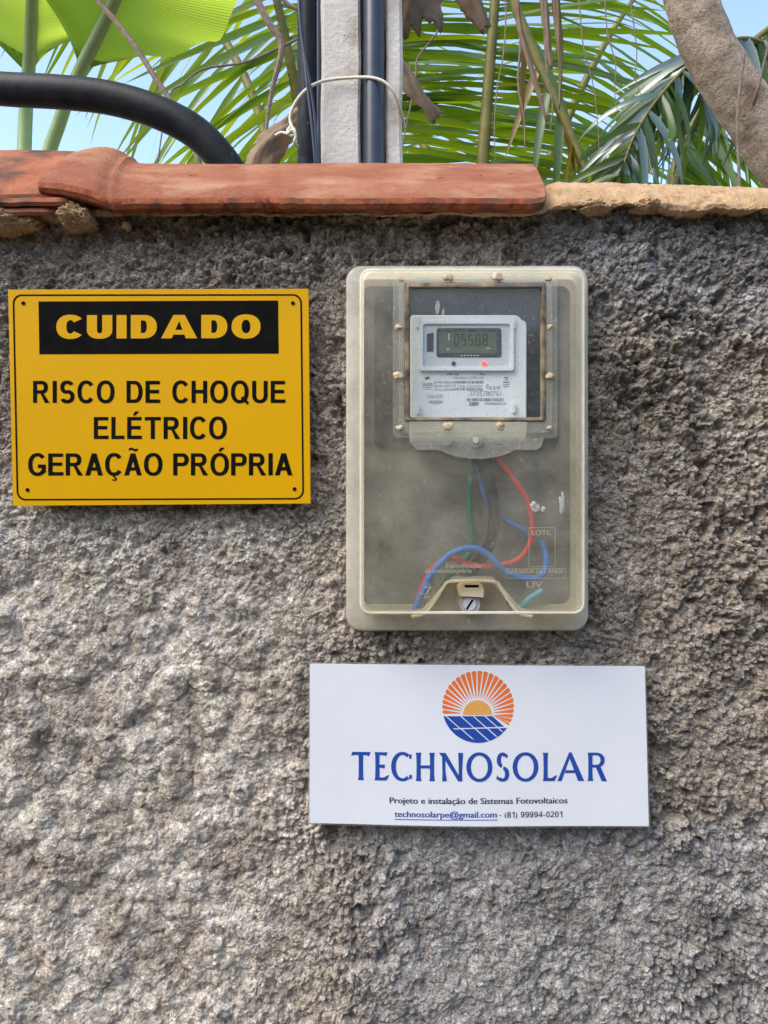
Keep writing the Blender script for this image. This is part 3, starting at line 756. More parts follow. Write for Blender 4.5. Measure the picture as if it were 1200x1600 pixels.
# flared capitals
def fl(pts, ws):
    A, B = [], []
    for i, (x, y) in enumerate(pts):
        x0, y0 = pts[max(0, i - 1)]; x1, y1 = pts[min(len(pts) - 1, i + 1)]
        l = math.hypot(x1 - x0, y1 - y0) or 1; nx_, ny_ = -(y1 - y0) / l, (x1 - x0) / l
        A.append((x + nx_ * ws[i] / 2, y + ny_ * ws[i] / 2)); B.append((x - nx_ * ws[i] / 2, y - ny_ * ws[i] / 2))
    return strip(A, B)
def stem(x, w0=.20, w1=.145): return fl([(x, 0), (x, .12), (x, .5), (x, .88), (x, 1)], [w0, w1 * 1.08, w1, w1 * 1.08, w0])
def bar(x0, x1, y, w=.12, k=1.3, slant=0): return fl([(x0, y), ((x0 + x1) / 2, y), (x1, y + slant)], [w, w, w * k])
def cap_letter(c, wd):
    """flared roman capital on a box wd x 1"""
    if c == 'T': return stem(wd / 2, .21, .155) + [[(0, .86), (.04, 1), (wd, 1), (wd - .06, .84), (wd - .13, .885), (.10, .885)]]
    if c == 'E': return stem(.12, .2) + [[(.16, .89), (.16, 1), (wd - .06, 1), (wd - .12, .84), (wd - .17, .89)], [(.16, .45), (.16, .55), (wd - .16, .57), (wd - .16, .43)], [(.16, 0), (.16, .11), (wd - .19, .11), (wd - .05, .19), (wd - .0, .19), (wd - .10, 0)]]
    if c == 'L': return stem(.12, .2) + [[(.16, 0), (.16, .11), (wd - .20, .11), (wd - .05, .20), (wd, .20), (wd - .10, 0)]]
    if c == 'H': return stem(.12, .2) + stem(wd - .12, .2) + [[(.17, .445), (.17, .555), (wd - .17, .555), (wd - .17, .445)]]
    if c == 'N': return [[(0, 1), (.10, 1), (.23, .90), (.14, .82)]] + fl([(.20, 0), (.18, .3), (.17, .86)], [.17, .115, .11]) + fl([(wd - .09, 0), (wd - .09, .3), (wd - .08, 1)], [.14, .12, .17]) + [[(.06, 1), (.24, 1), (wd - .03, 0), (wd - .17, 0)]]
    if c == 'O': return arc(wd / 2, .5, wd / 2, .52, 0, 360, .165, .115, 44, 2.05)
    if c == 'C': return arc(wd * .54, .5, wd * .54, .52, 52, 308, .165, .11, 34, 2.05) + [[(wd * .86, .93), (wd * .84, .80), (wd * .95, .77), (wd * .98, .93)], [(wd * .86, .07), (wd * .84, .20), (wd * .97, .22), (wd, .08)]]
    if c == 'S': return arc(wd * .5, .745, wd * .43, .27, 40, 262, .155, .115, 24, 2.1) + arc(wd * .5, .255, wd * .5, .27, 82, -140, .155, .115, 24, 2.1) + [[(wd * .72, .95), (wd * .72, .85), (wd * .85, .80), (wd * .90, .93)], [(wd * .26, .05), (wd * .22, .15), (wd * .08, .22), (wd * .04, .07)]]
    if c == 'A': return [[(-.02, 0), (.13, 0), (wd * .5 + .02, .95), (wd * .5 - .05, 1.03)], [(wd - .20, 0), (wd + .02, 0), (wd * .5 + .02, 1.03), (wd * .5 - .09, .93)], [(wd * .27, .28), (wd * .31, .38), (wd * .70, .38), (wd * .73, .28)]]
    if c == 'R': return stem(.12, .2) + arc(.33, .735, .30, .265, -90, 90, .15, .10, 18, 2.1) + [[(.14, .90), (.14, 1), (.34, 1), (.34, .90)], [(.14, .47), (.14, .57), (.34, .57), (.34, .47)], [(.30, .50), (.48, .50), (wd + .02, -.02), (wd - .17, -.01)]]
    return []
ls = [('T', 25, 112), ('E', 127, 195), ('C', 203, 297), ('H', 310, 400), ('N', 415, 522), ('O', 537, 653), ('S', 668, 728), ('O', 743, 858), ('L', 875, 942), ('A', 945, 1060), ('R', 1075, 1162)]
pol = []
for c, a, b in ls:
    x0, x1 = 540 + a / 2.857, 540 + b / 2.857; capH = 44.0
    base = 1218.2 + (x0 - 550) * .002
    for poly in cap_letter(c, (x1 - x0) / capH): pol.append([(x0 + u * capH, base - v * capH) for u, v in poly])
cflat('lettering', pol, M['blue_ink'])
def yshift(o, px0):   # set small flat text on the bowed card
    me = o.data
    for v in me.vertices:
        wx, wz = v.co.x + WLOC[o].x, v.co.z + WLOC[o].z
        f = (D + YC) / D
        v.co.y += cardy(wx / (S * f) + 600, 800 - (wz - CZ) / (S * f)) - YC
    return o
yshift(font_mesh('Projeto e instalação de Sistemas Fotovoltaicos', 609, 885.5, 1253.5, 9.4, YC - .0002, M['navy_ink'], card, bold=.9), 0)
yshift(font_mesh('technosolarpe@gmail.com', 616.5, 775, 1274.5, 9.4, YC - .0002, M['blue_ink'], card, bold=.8), 0)
cflat('underline', [[(616.5 + k * 16, 1277.6), (616.5 + k * 16 + 16, 1277.6), (616.5 + k * 16 + 16, 1278.8), (616.5 + k * 16, 1278.8)] for k in range(10)], M['blue_ink'], .0002, 0)
cflat('lettering', word('- (81) 99994-0201', 779, 878, 1274.8, 9.0, .15, .14, .10), M['navy_ink'])
# logo: half sun, 27 rays, panel grid
lx, ly, lr = 746.5, 1103.5, 56.0
sx, sy = 745.5, 1115.0
rays = []
def on_circle(ang):
    dx, dy = math.cos(ang), -math.sin(ang)
    ox, oy = sx - lx, sy - ly
    b_ = ox * dx + oy * dy; c_ = ox * ox + oy * oy - lr * lr
    return -b_ + math.sqrt(b_ * b_ - c_)
nr = 25
for k in range(nr):
    a = R(-24 + (180 - 1 + 24) * (k + .5) / nr + 1); hw = R(204 / nr / 2 * .80)
    poly = []
    for t in (-1, -.6, 0, .6, 1):
        d = on_circle(a + hw * t) - 1.4 * abs(t) ** 3
        poly.append((sx + d * math.cos(a + hw * t), sy - d * math.sin(a + hw * t)))
    r0 = 25.0
    poly = [(sx + r0 * math.cos(a - hw * .18), sy - r0 * math.sin(a - hw * .18))] + poly + [(sx + r0 * math.cos(a + hw * .18), sy - r0 * math.sin(a + hw * .18))]
    rays.append(poly)
lo_line = lambda x: 1117.0 + max(0, x - 769) * .62
rr_ = []
for poly in rays:
    if max(p[1] - lo_line(p[0]) for p in poly) < 0 or min(p[0] for p in poly) < 745 and max(p[1] for p in poly) < 1116.5: rr_.append(poly)
    else:
        q = [(x, min(y, lo_line(x) - .6)) for x, y in poly]
        if max(p[1] for p in q) - min(p[1] for p in q) > 2 and poly[0][0] > 745: rr_.append(q)
cflat('logo_rays', rr_, M['orange_ink'], .0002, 0)
cflat('logo_sun', [[(sx + 22.5 * math.cos(R(t)), 1116 - 23 * math.sin(R(t))) for t in range(0, 181, 10)]], M['sun_ink'])
def clipc(poly, cx, cy, r):
    # clip polygon against circle by sampling its outline densely
    out = []
    n = len(poly)
    for i in range(n):
        (x0, y0), (x1, y1) = poly[i], poly[(i + 1) % n]
        for k in range(14):
            x, y = x0 + (x1 - x0) * k / 14, y0 + (y1 - y0) * k / 14
            d = math.hypot(x - cx, y - cy)
            if d > r: x, y = cx + (x - cx) * r / d, cy + (y - cy) * r / d
            out.append((x, y))
    return out
cells = []
top, midl, midr = 1117.8, 1137.6, 1134.8
def mid(x): return 1137.6 + (x - 692) / 108 * -3.0
sl = 1.22
xs_top = [674, 696.5, 719.5, 739, 757, 769.5]
for i in range(5):
    a, b = xs_top[i] + 1.2, xs_top[i + 1] - 1.0
    m1 = mid(a + 22) - .9
    cells.append([(max(a, 692), top), (b, top), (b + (m1 - top) * sl * .93, m1), (max(692, a + (m1 - top) * sl * .93), m1)])
xs_mid = [690, 723, 744.5, 763.5, 780.5, 802]
for i in range(5):
    a, b = xs_mid[i] - 1.2, xs_mid[i + 1] - 3.6
    t1 = mid(a) + 1.2
    cells.append([(a, t1), (b, mid(b) + 1.2), (b + 30, 1164), (a + 30, 1164)])
cells = [clipc(c, lx, ly, lr - .3) for c in cells]
cflat('logo_panels', cells, M['blue_ink'], .0002, 0)

# ------------------------------------------------------------------ meter box
box = empty('meter_box', P(730, 986, 0), 'yellowed translucent plastic meter box on the wall between the two signs', 'meter box')
DF = -.053          # front face plane of the cover
def loft(name, rings, mats, parent, slots=None, closed=False, auto=40, solid=0):
    V, F, SL = [], [], []
    n = len(rings[0])
    for r in rings: V += r
    for j in range(len(rings) - 1):
        for k in range(n):
            F.append((j * n + k, (j + 1) * n + k, (j + 1) * n + (k + 1) % n, j * n + (k + 1) % n)); SL.append(slots[j] if slots else 0)
    o = mesh_obj(name, V, F, mats, parent, slots=SL, auto=auto); fix_normals(o)
    return o
def ringp(pts, y): return [P(a, b, y) for a, b in pts]
# base tray: an outer flange, walls and the back
b_out = rrect(541, 416, 919, 985, 24)
loft('base', [ringp(rrect(540.5, 415.5, 919, 985.5, 24), .004), ringp(rrect(540.5, 415.5, 919, 985.5, 24), -.010), ringp(rrect(541.5, 416.5, 918, 984.5, 23), -.0125), ringp(rrect(544, 419, 915.5, 982, 21), -.0135),
              ringp(rrect(560, 438, 899, 960, 16), -.0135), ringp(rrect(566, 447, 891, 944, 14), -.0125), ringp(rrect(567, 448, 890, 943, 14), -.004)], M['base'], box)
prism('back_panel', rrect(567, 449, 890, 945, 14), .002, -.0045, M['plate'], box)
prism('upper_back_panel', rrect(585, 452, 872, 700, 10), -.0046, -.0085, M['plate_d'], box, .001)
# cover outline (wall-plane pixels) with the lock notch at the bottom edge
def cover_outline(ins, notch=True):
    x0, y0, x1, y1, r = 563 + ins, 444 + ins, 894 - ins, 950 - ins, 14
    pts = rrect(x0, y0, x1, y1, r, 6)
    # order: top right corner, bottom right, bottom left, top left
    if notch:
        nl, nrr, ny = 664, 792, 902
        sh = [(nrr + 24 - ins * .3, y1), (nrr + 6, y1 - 3), (nrr - 9, y1 - 20), (nrr - 22, ny + 12 - ins), (nrr - 34, ny - ins * 1.0), (nl + 34, ny - ins * 1.0), (nl + 22, ny + 12 - ins), (nl + 9, y1 - 20), (nl - 6, y1 - 3), (nl - 24 + ins * .3, y1)]
        k = 14
        pts = pts[:k] + sh + pts[k:]
    return pts
rings = []
for y, ins in ((-.011, -1.5), (-.020, -1), (-.040, .6), (-.0475, 1.6), (-.0508, 3.2), (-.0524, 5.2), (DF, 8)):
    rings.append([P(a, b, 0) + Vector((0, y, 0)) for a, b in cover_outline(ins)])
side = loft('cover_side', rings, M['rim'], box, auto=50)
tube('edge_highlight', [P(a, b, 0) + Vector((0, -.0515, 0)) for a, b in cover_outline(3.4)[:14]] + [P(a, b, 0) + Vector((0, -.0515, 0)) for a, b in cover_outline(3.4)[24:]] + [P(a, b, 0) + Vector((0, -.0515, 0)) for a, b in cover_outline(3.4)[:1]], .0013, M['edge'], box, 8, 0)  # added bead that draws the bright highlight line of the front edge
# front face with the window opening
fo = [(p.x, p.z) for p in rings[-1]]
s_f = (D + DF) / D
def unP(x, z, y): f = (D + y) / D; return (x / (S * f) + 600, 800 - (z - CZ) / (S * f))
fo_px = [unP(x, z, DF) for x, z in fo]
win = rrect(633, 443, 852, 658, 5, 3)
prism('cover_front', fo_px, DF + .0022, DF - .0001, M['cover'], box, holes=[win[::-1]])
# raised frame round the window, seal and pane
prism('window_frame', rrect(614, 431, 871, 684, 7, 4), DF - .0002, DF - .0035, M['frame'], box, .0006, holes=[rrect(636, 445, 850, 656, 4, 3)[::-1]])
prism('window_groove', rrect(623, 437, 863, 676, 6, 4), DF - .0036, DF - .0052, M['frame'], box, .0005, holes=[rrect(631, 441, 854, 660, 5, 3)[::-1]])
def seal():
    V = []; o = rrect(632, 441, 853, 659, 5, 5); i_ = rrect(641, 450, 844, 652, 3, 5)
    n = len(o)
    rng = random.Random(3)
    R0 = [P(a + rng.uniform(-.7, .7), b + rng.uniform(-.7, .7), DF - .0030) for a, b in o]
    R1 = [P(a, b, DF - .0058) for a, b in rrect(634.5, 443.5, 850.5, 656.5, 4, 5)]
    R2 = [P(a + rng.uniform(-.6, .6), b + rng.uniform(-.6, .6), DF - .0055) for a, b in rrect(638.5, 447.5, 846.5, 653.5, 3, 5)]
    R3 = [P(a, b, DF + .001) for a, b in i_]
    return loft('window_seal', [R0, R1, R2, R3], M['gasket'], box, auto=60)
seal()
prism('window_pane', rrect(638, 447, 847, 654, 3, 3), DF + .0005, DF - .0015, M['pane'], box)
flat('paint_smear', [[(681, 489), (679.5, 480), (682, 470), (685.5, 469), (687.5, 476), (686, 487), (683.5, 492)], [(690, 492), (691, 484), (694, 481), (694.5, 490), (692, 493)]], DF - .0017, M['smear'], box, 0)
flat('cobweb_smudge', [[(655 + 10 * k, 672 + 3 * math.sin(k)), (700 + 6 * k, 664), (700.5 + 6 * k, 665), (656 + 10 * k, 673.2 + 3 * math.sin(k))] for k in range(4)], DF - .0060, M['emboss'], box)
lump('paint_splash', 836, 792, 7, 6, DF - .0006, .0007, M['smear'], box, 21, 3, .7)
lump('paint_splash', 878, 786, 4, 13, DF - .0006, .0007, M['smear'], box, 22, 3, .6)
lump('paint_splash', 849, 796, 3, 4, DF - .0005, .0006, M['smear'], box, 23, 3, .6)
# milky lip below the window with its screw
lip = [(640, 684)] + [(850, 684), (846, 698), (838, 703), (812, 703)] + [(746 + 66 * math.cos(R(t)), 690 + 27 * math.sin(R(t))) for t in range(28, 153, 8)] + [(680, 703), (652, 703), (644, 696)]
prism('window_lip', lip, DF - .0002, DF - .0032, M['boss'], box, .0006)
prism('lip_screw', circ(743.5, 688, 11, 20), DF - .0033, DF - .0055, M['boss'], box, .001)
prism('screw_head', circ(743.5, 688, 5, 14), DF - .0056, DF - .0068, M['lock_g'], box, .0004)
prism('lip_plug', circ(697, 686, 10.5, 20), DF - .0033, DF - .0048, M['boss'], box, .001)
def hblob(cx, cy, r, seed): return lump('glue_blob', cx, cy, r * .85, r * .7, DF - .0045, .0018, M['glue'], box, seed, 3, .5)
for i, (a, b, r) in enumerate([(627, 437, 4), (701, 433, 8), (778, 433, 9), (857, 436, 5), (623, 511, 6), (622, 587, 8), (859, 511, 5), (859, 588, 7), (700, 666, 9), (782, 666, 8), (625, 669, 6), (858, 669, 5)]): hblob(a, b, r, i * 3.3)
# shallow raised rim strip of the notch and the lock
nl = [(664, 950), (673, 930), (686, 914), (698, 906), (758, 906), (770, 914), (783, 930), (792, 950)]
tube('notch_rim', [P(a, b, 0) + Vector((0, DF + .0025, 0)) for a, b in [(640, 952), (658, 948), (673, 931), (686, 911), (698, 901), (758, 901), (770, 911), (783, 931), (798, 948), (816, 952)]], .0015, M['rim'], box, 8, 5)
prism('lock_plate', [(660, 958), (668, 930), (684, 910), (696, 900), (760, 900), (772, 910), (788, 930), (796, 958)], -.0040, -.0134, M['base'], box)
prism('lock_tongue', [(716, 918), (720, 912), (736, 909), (752, 912), (757, 920), (757, 934), (718, 932)], -.018, -.040, M['lock'], box, .0012)
prism('lock_slot', [(726, 914), (748, 914), (748, 918), (726, 918)], -.039, -.0402, M['ink'], box)
prism('lock_barrel', circ(734, 944, 16.5, 26), -.012, -.034, M['lock_g'], box, .0012)
prism('lock_face', circ(734, 944, 10.5, 22), -.0335, -.0352, M['meter_d'], box, .0005)
prism('lock_keyway', [(728, 951), (730.5, 953), (740, 938), (737.5, 936)], -.0345, -.0354, M['ink'], box)
prism('drain_hole', circ(733, 972, 3.2, 12), -.0130, -.0142, M['base'], box, .0004)
# embossed wording on the cover
ye = DF - .0003
def emb(t, a, b, yb, cap, m='emboss'): font_mesh(t, a, b, yb, cap, ye, M[m], box, 'embossed_lettering', bold=.5)
emb('LOTE.', 831, 862, 836, 8)
emb('Especificação', 697, 753, 887, 7)
emb('da concessionária', 664, 737, 895, 7)
emb('GARANTIA DE 5 ANOS', 792, 880, 896, 7)
emb('UV', 823, 848, 918, 10)
emb('7', 665, 674, 927, 10)
emb('PC', 663, 678, 936, 5)
def outline_tri(p, t): 
    out = []
    for i in range(3):
        (x0, y0), (x1, y1) = p[i], p[(i + 1) % 3]; l = math.hypot(x1 - x0, y1 - y0); nx_, ny_ = -(y1 - y0) / l * t / 2, (x1 - x0) / l * t / 2
        out.append([(x0 + nx_, y0 + ny_), (x1 + nx_, y1 + ny_), (x1 - nx_, y1 - ny_), (x0 - nx_, y0 - ny_)])
    return out
flat('recycling_triangle', outline_tri([(669, 911), (681, 928), (657, 928)], 1.4), ye, M['emboss'], box)
def box_lines(x0, y0, x1, y1, t=1): return [[(x0, y0), (x1, y0), (x1, y0 + t), (x0, y0 + t)], [(x0, y1 - t), (x1, y1 - t), (x1, y1), (x0, y1)], [(x0, y0 + t), (x0 + t, y0 + t), (x0 + t, y1 - t), (x0, y1 - t)], [(x1 - t, y0 + t), (x1, y0 + t), (x1, y1 - t), (x1 - t, y1 - t)]]
flat('embossed_frame', box_lines(826, 824, 868, 886, 1.0) + box_lines(790, 888, 884, 904, 1.0), ye, M['emboss'], box)

# ------------------------------------------------------------------ electricity meter inside the box
meter = empty('electricity_meter', P(732, 655, -.012), 'grey electronic electricity meter with red light behind the box window', 'meter')
YM = -.036
prism('body', [(641, 495), (644, 492), (806, 492), (813, 496), (815, 500), (820, 501), (823, 506), (823, 690), (641, 690)], -.007, YM, M['meter'], meter, .0012)
prism('bezel', rrect(655, 500, 803, 579, 5, 4), YM - .0002, YM - .004, M['meter'], meter, .0010, holes=[rrect(661, 506, 797, 573, 4, 3)[::-1]])
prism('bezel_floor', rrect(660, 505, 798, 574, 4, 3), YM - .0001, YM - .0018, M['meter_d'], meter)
prism('display', rrect(682, 512.5, 783.5, 558, 4, 4), YM - .0016, YM - .0024, M['lcd_dark'], meter, .0003)
flat('display_glass', [rrect(686, 519, 776, 552, 2, 2)], YM - .0026, M['lcd'], meter)
SEG = {'0': 'abcdef', '1': 'bc', '2': 'abged', '3': 'abgcd', '4': 'fgbc', '5': 'afgcd', '6': 'afgedc', '7': 'abc', '8': 'abcdefg', '9': 'abfgcd'}
def digit(ch, x, y, wd, h, t):
    sg = {'a': (x + t, y, x + wd - t, y + t), 'd': (x + t, y + h - t, x + wd - t, y + h), 'g': (x + t, y + h / 2 - t / 2, x + wd - t, y + h / 2 + t / 2),
          'f': (x, y + .7, x + t, y + h / 2 - .5), 'b': (x + wd - t, y + .7, x + wd, y + h / 2 - .5), 'e': (x, y + h / 2 + .5, x + t, y + h - .7), 'c': (x + wd - t, y + h / 2 + .5, x + wd, y + h - .7)}
    return [p for s in SEG[ch] for p in q_rect(*sg[s])]
for i, ch in enumerate('05588'):
    flat('display_digit', digit(ch, 709.5 + i * 11.2, 521.5, 7.6, 18.5, 1.7), YM - .0028, M['lcd_seg'], meter, 0)
flat('display_marks', q_rect(698, 544.5, 702, 547) + q_rect(700.5, 521, 702.5, 532) + q_rect(760, 543.5, 766, 545) + sum([q_rect(720 + k * 5, 554.4, 723 + k * 5, 556.6) for k in range(6)], []), YM - .0028, M['pale_ink'], meter, 0)
prism('sensor_slot', [(667, 522), (677.5, 519.5), (677.5, 549), (667, 549)], YM - .0017, YM - .0023, M['lcd_dark'], meter)
prism('led', circ(709, 568, 3.4, 14), YM - .0017, YM - .0030, M['lcd_dark'], meter, .0003)
prism('led', circ(756.5, 568, 3.8, 14), YM - .0017, YM - .0032, M['led'], meter, .0004)
for a, b in ((652, 496), (803, 497), (653, 631), (803, 629)):
    prism('clip', rrect(a - 2, b, a + 2.5, b + 16, 1.5, 3), YM - .0003, YM - .0032, M['meter'], meter, .0006)
yt = YM - .0003
def mtxt(t, a, b, yb, cap, m='grey_ink', bold=.4): font_mesh(t, a, b, yb, cap, yt, M[m], meter, 'lettering', bold)
mtxt('240V', 733, 748, 634, 6, bold=.9); mtxt('3725780761', 734, 783, 618.5, 8, 'pale_ink'); mtxt('Cód. SAP', 668, 692, 622, 6, 'pale_ink'); mtxt('002008', 671, 691, 630.5, 5, 'pale_ink', .9)
mtxt('kWh  Imp', 699, 717, 586, 3.2); mtxt('Imp', 750, 758, 586, 3.2)
def bars(x0, x1, y0, y1, seed):
    rng = random.Random(seed); x = x0; o = []
    while x < x1 - 1:
        wd = rng.choice((.7, .9, 1.5)); o += q_rect(x, y0, min(x1, x + wd), y1); x += wd + rng.choice((.7, .9, 1.4))
    return o
flat('barcode', bars(709, 756, 595, 599, 1), yt, M['grey_ink'], meter, 0); flat('barcode', bars(709, 756, 606, 610.2, 2), yt, M['grey_ink'], meter, 0)
flat('barcode', bars(729, 787, 622, 627, 3), yt, M['grey_ink'], meter, 0)
mtxt('KWh 48013', 678, 708, 599, 4, 'pale_ink'); mtxt('60 Hz 240V 2F  Fase 15A(120)A', 678, 754, 604.5, 3.6, 'pale_ink'); mtxt('Ano 2008', 678, 708, 610, 3.6, 'pale_ink'); mtxt('Medidor kWh-60', 709, 756, 592, 3.6, 'pale_ink')
flat('emblem', [[(664, 590), (670, 588), (672, 591), (665, 594)]], yt, M['green_ink'], meter)
flat('maker_mark', q_rect(659, 598, 676, 599.3) + q_rect(660, 600.4, 676, 603) + q_rect(659, 605, 676, 606) + q_rect(663, 607.5, 673, 608.5), yt, M['pale_ink'], meter, 0)
flat('certification_mark', [[(787, 589), (794.5, 589), (794, 590.6), (787.5, 590.6)], [(788, 594), (794, 594), (791, 591.5)], [(786, 596.5), (796, 596.5), (796, 598), (786, 598)]] + q_rect(786, 600.5, 796, 601.5) + q_rect(787, 603.5, 795, 604.5), yt, M['grey_ink'], meter, 0)
mtxt('fase', 759, 782, 608, 8, 'pale_ink', .3)
mtxt('HC008000124', 757, 790, 632, 3.4, 'pale_ink', .6)

# ------------------------------------------------------------------ wires inside the box
def wire(pts, r, m, label, grp='wires inside the meter box', name='wire'):
    o = tube(name, [P(a, b, y) for a, b, y in pts], r, M[m], None, 9, 5)
    return tag(o, label, 'wire', grp)
wire([(765, 690, -.012), (776, 712, -.018), (800, 745, -.022), (822, 778, -.024), (831, 812, -.024), (829, 845, -.024), (812, 872, -.023), (780, 883, -.022), (735, 882, -.02), (706, 872, -.02), (680, 884, -.02), (662, 912, -.018), (650, 945, -.012)], .0027, 'w_red', 'red wire looping down the right side inside the meter box')
wire([(647, 955, -.012), (660, 925, -.022), (676, 895, -.026), (703, 866, -.029), (735, 856, -.03), (762, 866, -.029), (784, 888, -.026), (808, 901, -.023), (838, 903, -.021), (851, 892, -.019), (853, 868, -.016), (846, 845, -.009)], .0031, 'w_blue', 'bright blue wire arching across the bottom of the meter box')
wire([(748, 700, -.010), (748, 735, -.012), (762, 785, -.013), (790, 812, -.013), (818, 828, -.012), (826, 840, -.008)], .0026, 'w_blue', 'short dim blue wire right of the black cable in the meter box')
wire([(738, 700, -.010), (735, 740, -.013), (733, 790, -.014), (736, 830, -.014), (732, 868, -.014), (702, 900, -.013), (682, 935, -.010)], .0032, 'w_green', 'dark green wire hanging straight beside the black cable')
wire([(752, 690, -.012), (752, 720, -.018), (764, 755, -.022), (772, 795, -.024), (769, 835, -.024), (757, 866, -.021), (742, 884, -.014), (724, 900, -.009)], .0058, 'w_black', 'thick dusty black cable curving down the middle of the meter box')
wire([(816, 950, -.012), (826, 936, -.018), (848, 922, -.02)], .003, 'w_lblue', 'short light blue wire end near the bottom right box corner')

# ------------------------------------------------------------------ post, pipes, hose, cable behind the wall
YP = .20
post = empty('concrete_post', (P(565, 0, YP).x, YP + .05, 0), 'pale concrete utility post standing behind the tiled wall top', 'post')
def post_mesh():
    xs = lambda px: P(px, 0, YP).x
    a, b, c, d = xs(501), xs(563), xs(603), xs(629)
    prof = [(a + .004, 0), (b - .003, 0), (b, .003), (b + .001, .040), (c - .001, .040), (c, .003), (c + .003, 0), (d - .004, 0), (d, .004), (d, .115), (a, .115), (a, .004)]
    zz = np.linspace(0, 4.2, 60); V, F = [], []
    n = len(prof)
    for z in zz:
        k = 1 - (z - 1.9) * .012
        for (x, y) in prof:
            cx = (a + d) / 2
            V.append((cx + (x - cx) * k + .0008 * math.sin(z * 37 + y * 90), YP + y + .0006 * math.sin(z * 51 + x * 300), z))
    for j in range(len(zz) - 1):
        for k in range(n): F.append((j * n + k, j * n + (k + 1) % n, (j + 1) * n + (k + 1) % n, (j + 1) * n + k))
    F.append(tuple(range(n))); F.append(tuple((len(zz) - 1) * n + k for k in range(n)))
    o = mesh_obj('shaft', V, F, M['concrete'], post); fix_normals(o); return o
post_mesh()
def vpipe(name, px, r, y, m, label, wob=0):
    x = P(px, 0, y).x
    pts = [Vector((x + wob * math.sin(z * 2.2), y, z)) for z in np.linspace(.0, 4.1, 14)]
    return tag(tube(name, pts, r, M[m], None, 20, 4), label, 'pipe', 'black pipes strapped to the post')
vpipe('conduit_pipe', 584, .0130, YP - .001, 'blue_pe', 'glossy blue black pipe running in the groove of the concrete post')
vpipe('conduit_pipe', 480.5, .0128, YP + .01, 'black_pe', 'thick black pipe along the left side of the concrete post')
vpipe('conduit_pipe', 498, .0046, YP + .008, 'blue_pe', 'thin dark pipe squeezed between black pipe and concrete post')
for pts, lb in (([(466, -120, .17), (467, 0, .17), (472, 60, .172), (482, 120, .174), (491, 180, .176), (496, 262, .18), (497, 330, .19)], 'thin black cable crossing the left pipe, upper of the two'),
                ([(470, -120, .172), (471, 0, .172), (474, 70, .173), (480, 130, .174), (487, 190, .176), (493, 262, .18), (494, 330, .19)], 'thin black cable crossing the left pipe, lower of the two')):
    tag(tube('cable', [P(*p) for p in pts], .0019, M['blue_pe'], None, 8, 5), lb, 'cable', 'thin cables on the post')
tie = [(632, 198, .23), (628, 180, .205), (617, 148, .186), (603, 130, .182), (584, 122, .184), (560, 121, .190), (520, 124, .192), (493, 131, .186), (473, 145, .184), (459, 165, .188), (453, 185, .192), (457, 200, .190), (461, 207, .186), (456, 212, .184), (449, 206, .188), (455, 198, .19), (461, 203, .192)]
tag(tube('tie_wire', [P(*p) for p in tie], .0019, M['white_wire'], None, 8, 5), 'cream insulated wire tied round the post and its pipes', 'wire')
tag(tube('tie_wire', [P(*p) for p in [(430, 212, .19), (440, 207, .188), (450, 209, .184), (456, 203, .181), (462, 212, .182), (460, 222, .184), (465, 228, .19)]], .0018, M['white_wire'], None, 8, 5), 'loose curled end of the cream wire left of the black pipe', 'wire')
hose = [(-3200, 900, .75), (-2300, 420, .60), (-1400, 230, .42), (-700, 150, .30), (-400, 128, .24), (-150, 126, .20), (0, 139, .185), (90, 144, .175), (170, 153, .17), (240, 173, .165), (300, 203, .165), (342, 243, .168), (370, 290, .175), (384, 360, .185), (386, 600, .19), (386, 1000, .19)]
tag(tube('water_hose', [P(*p) for p in hose], .0193, M['black_pe'], None, 24, 8), 'thick black hose curving down behind the tiled wall top', 'hose')

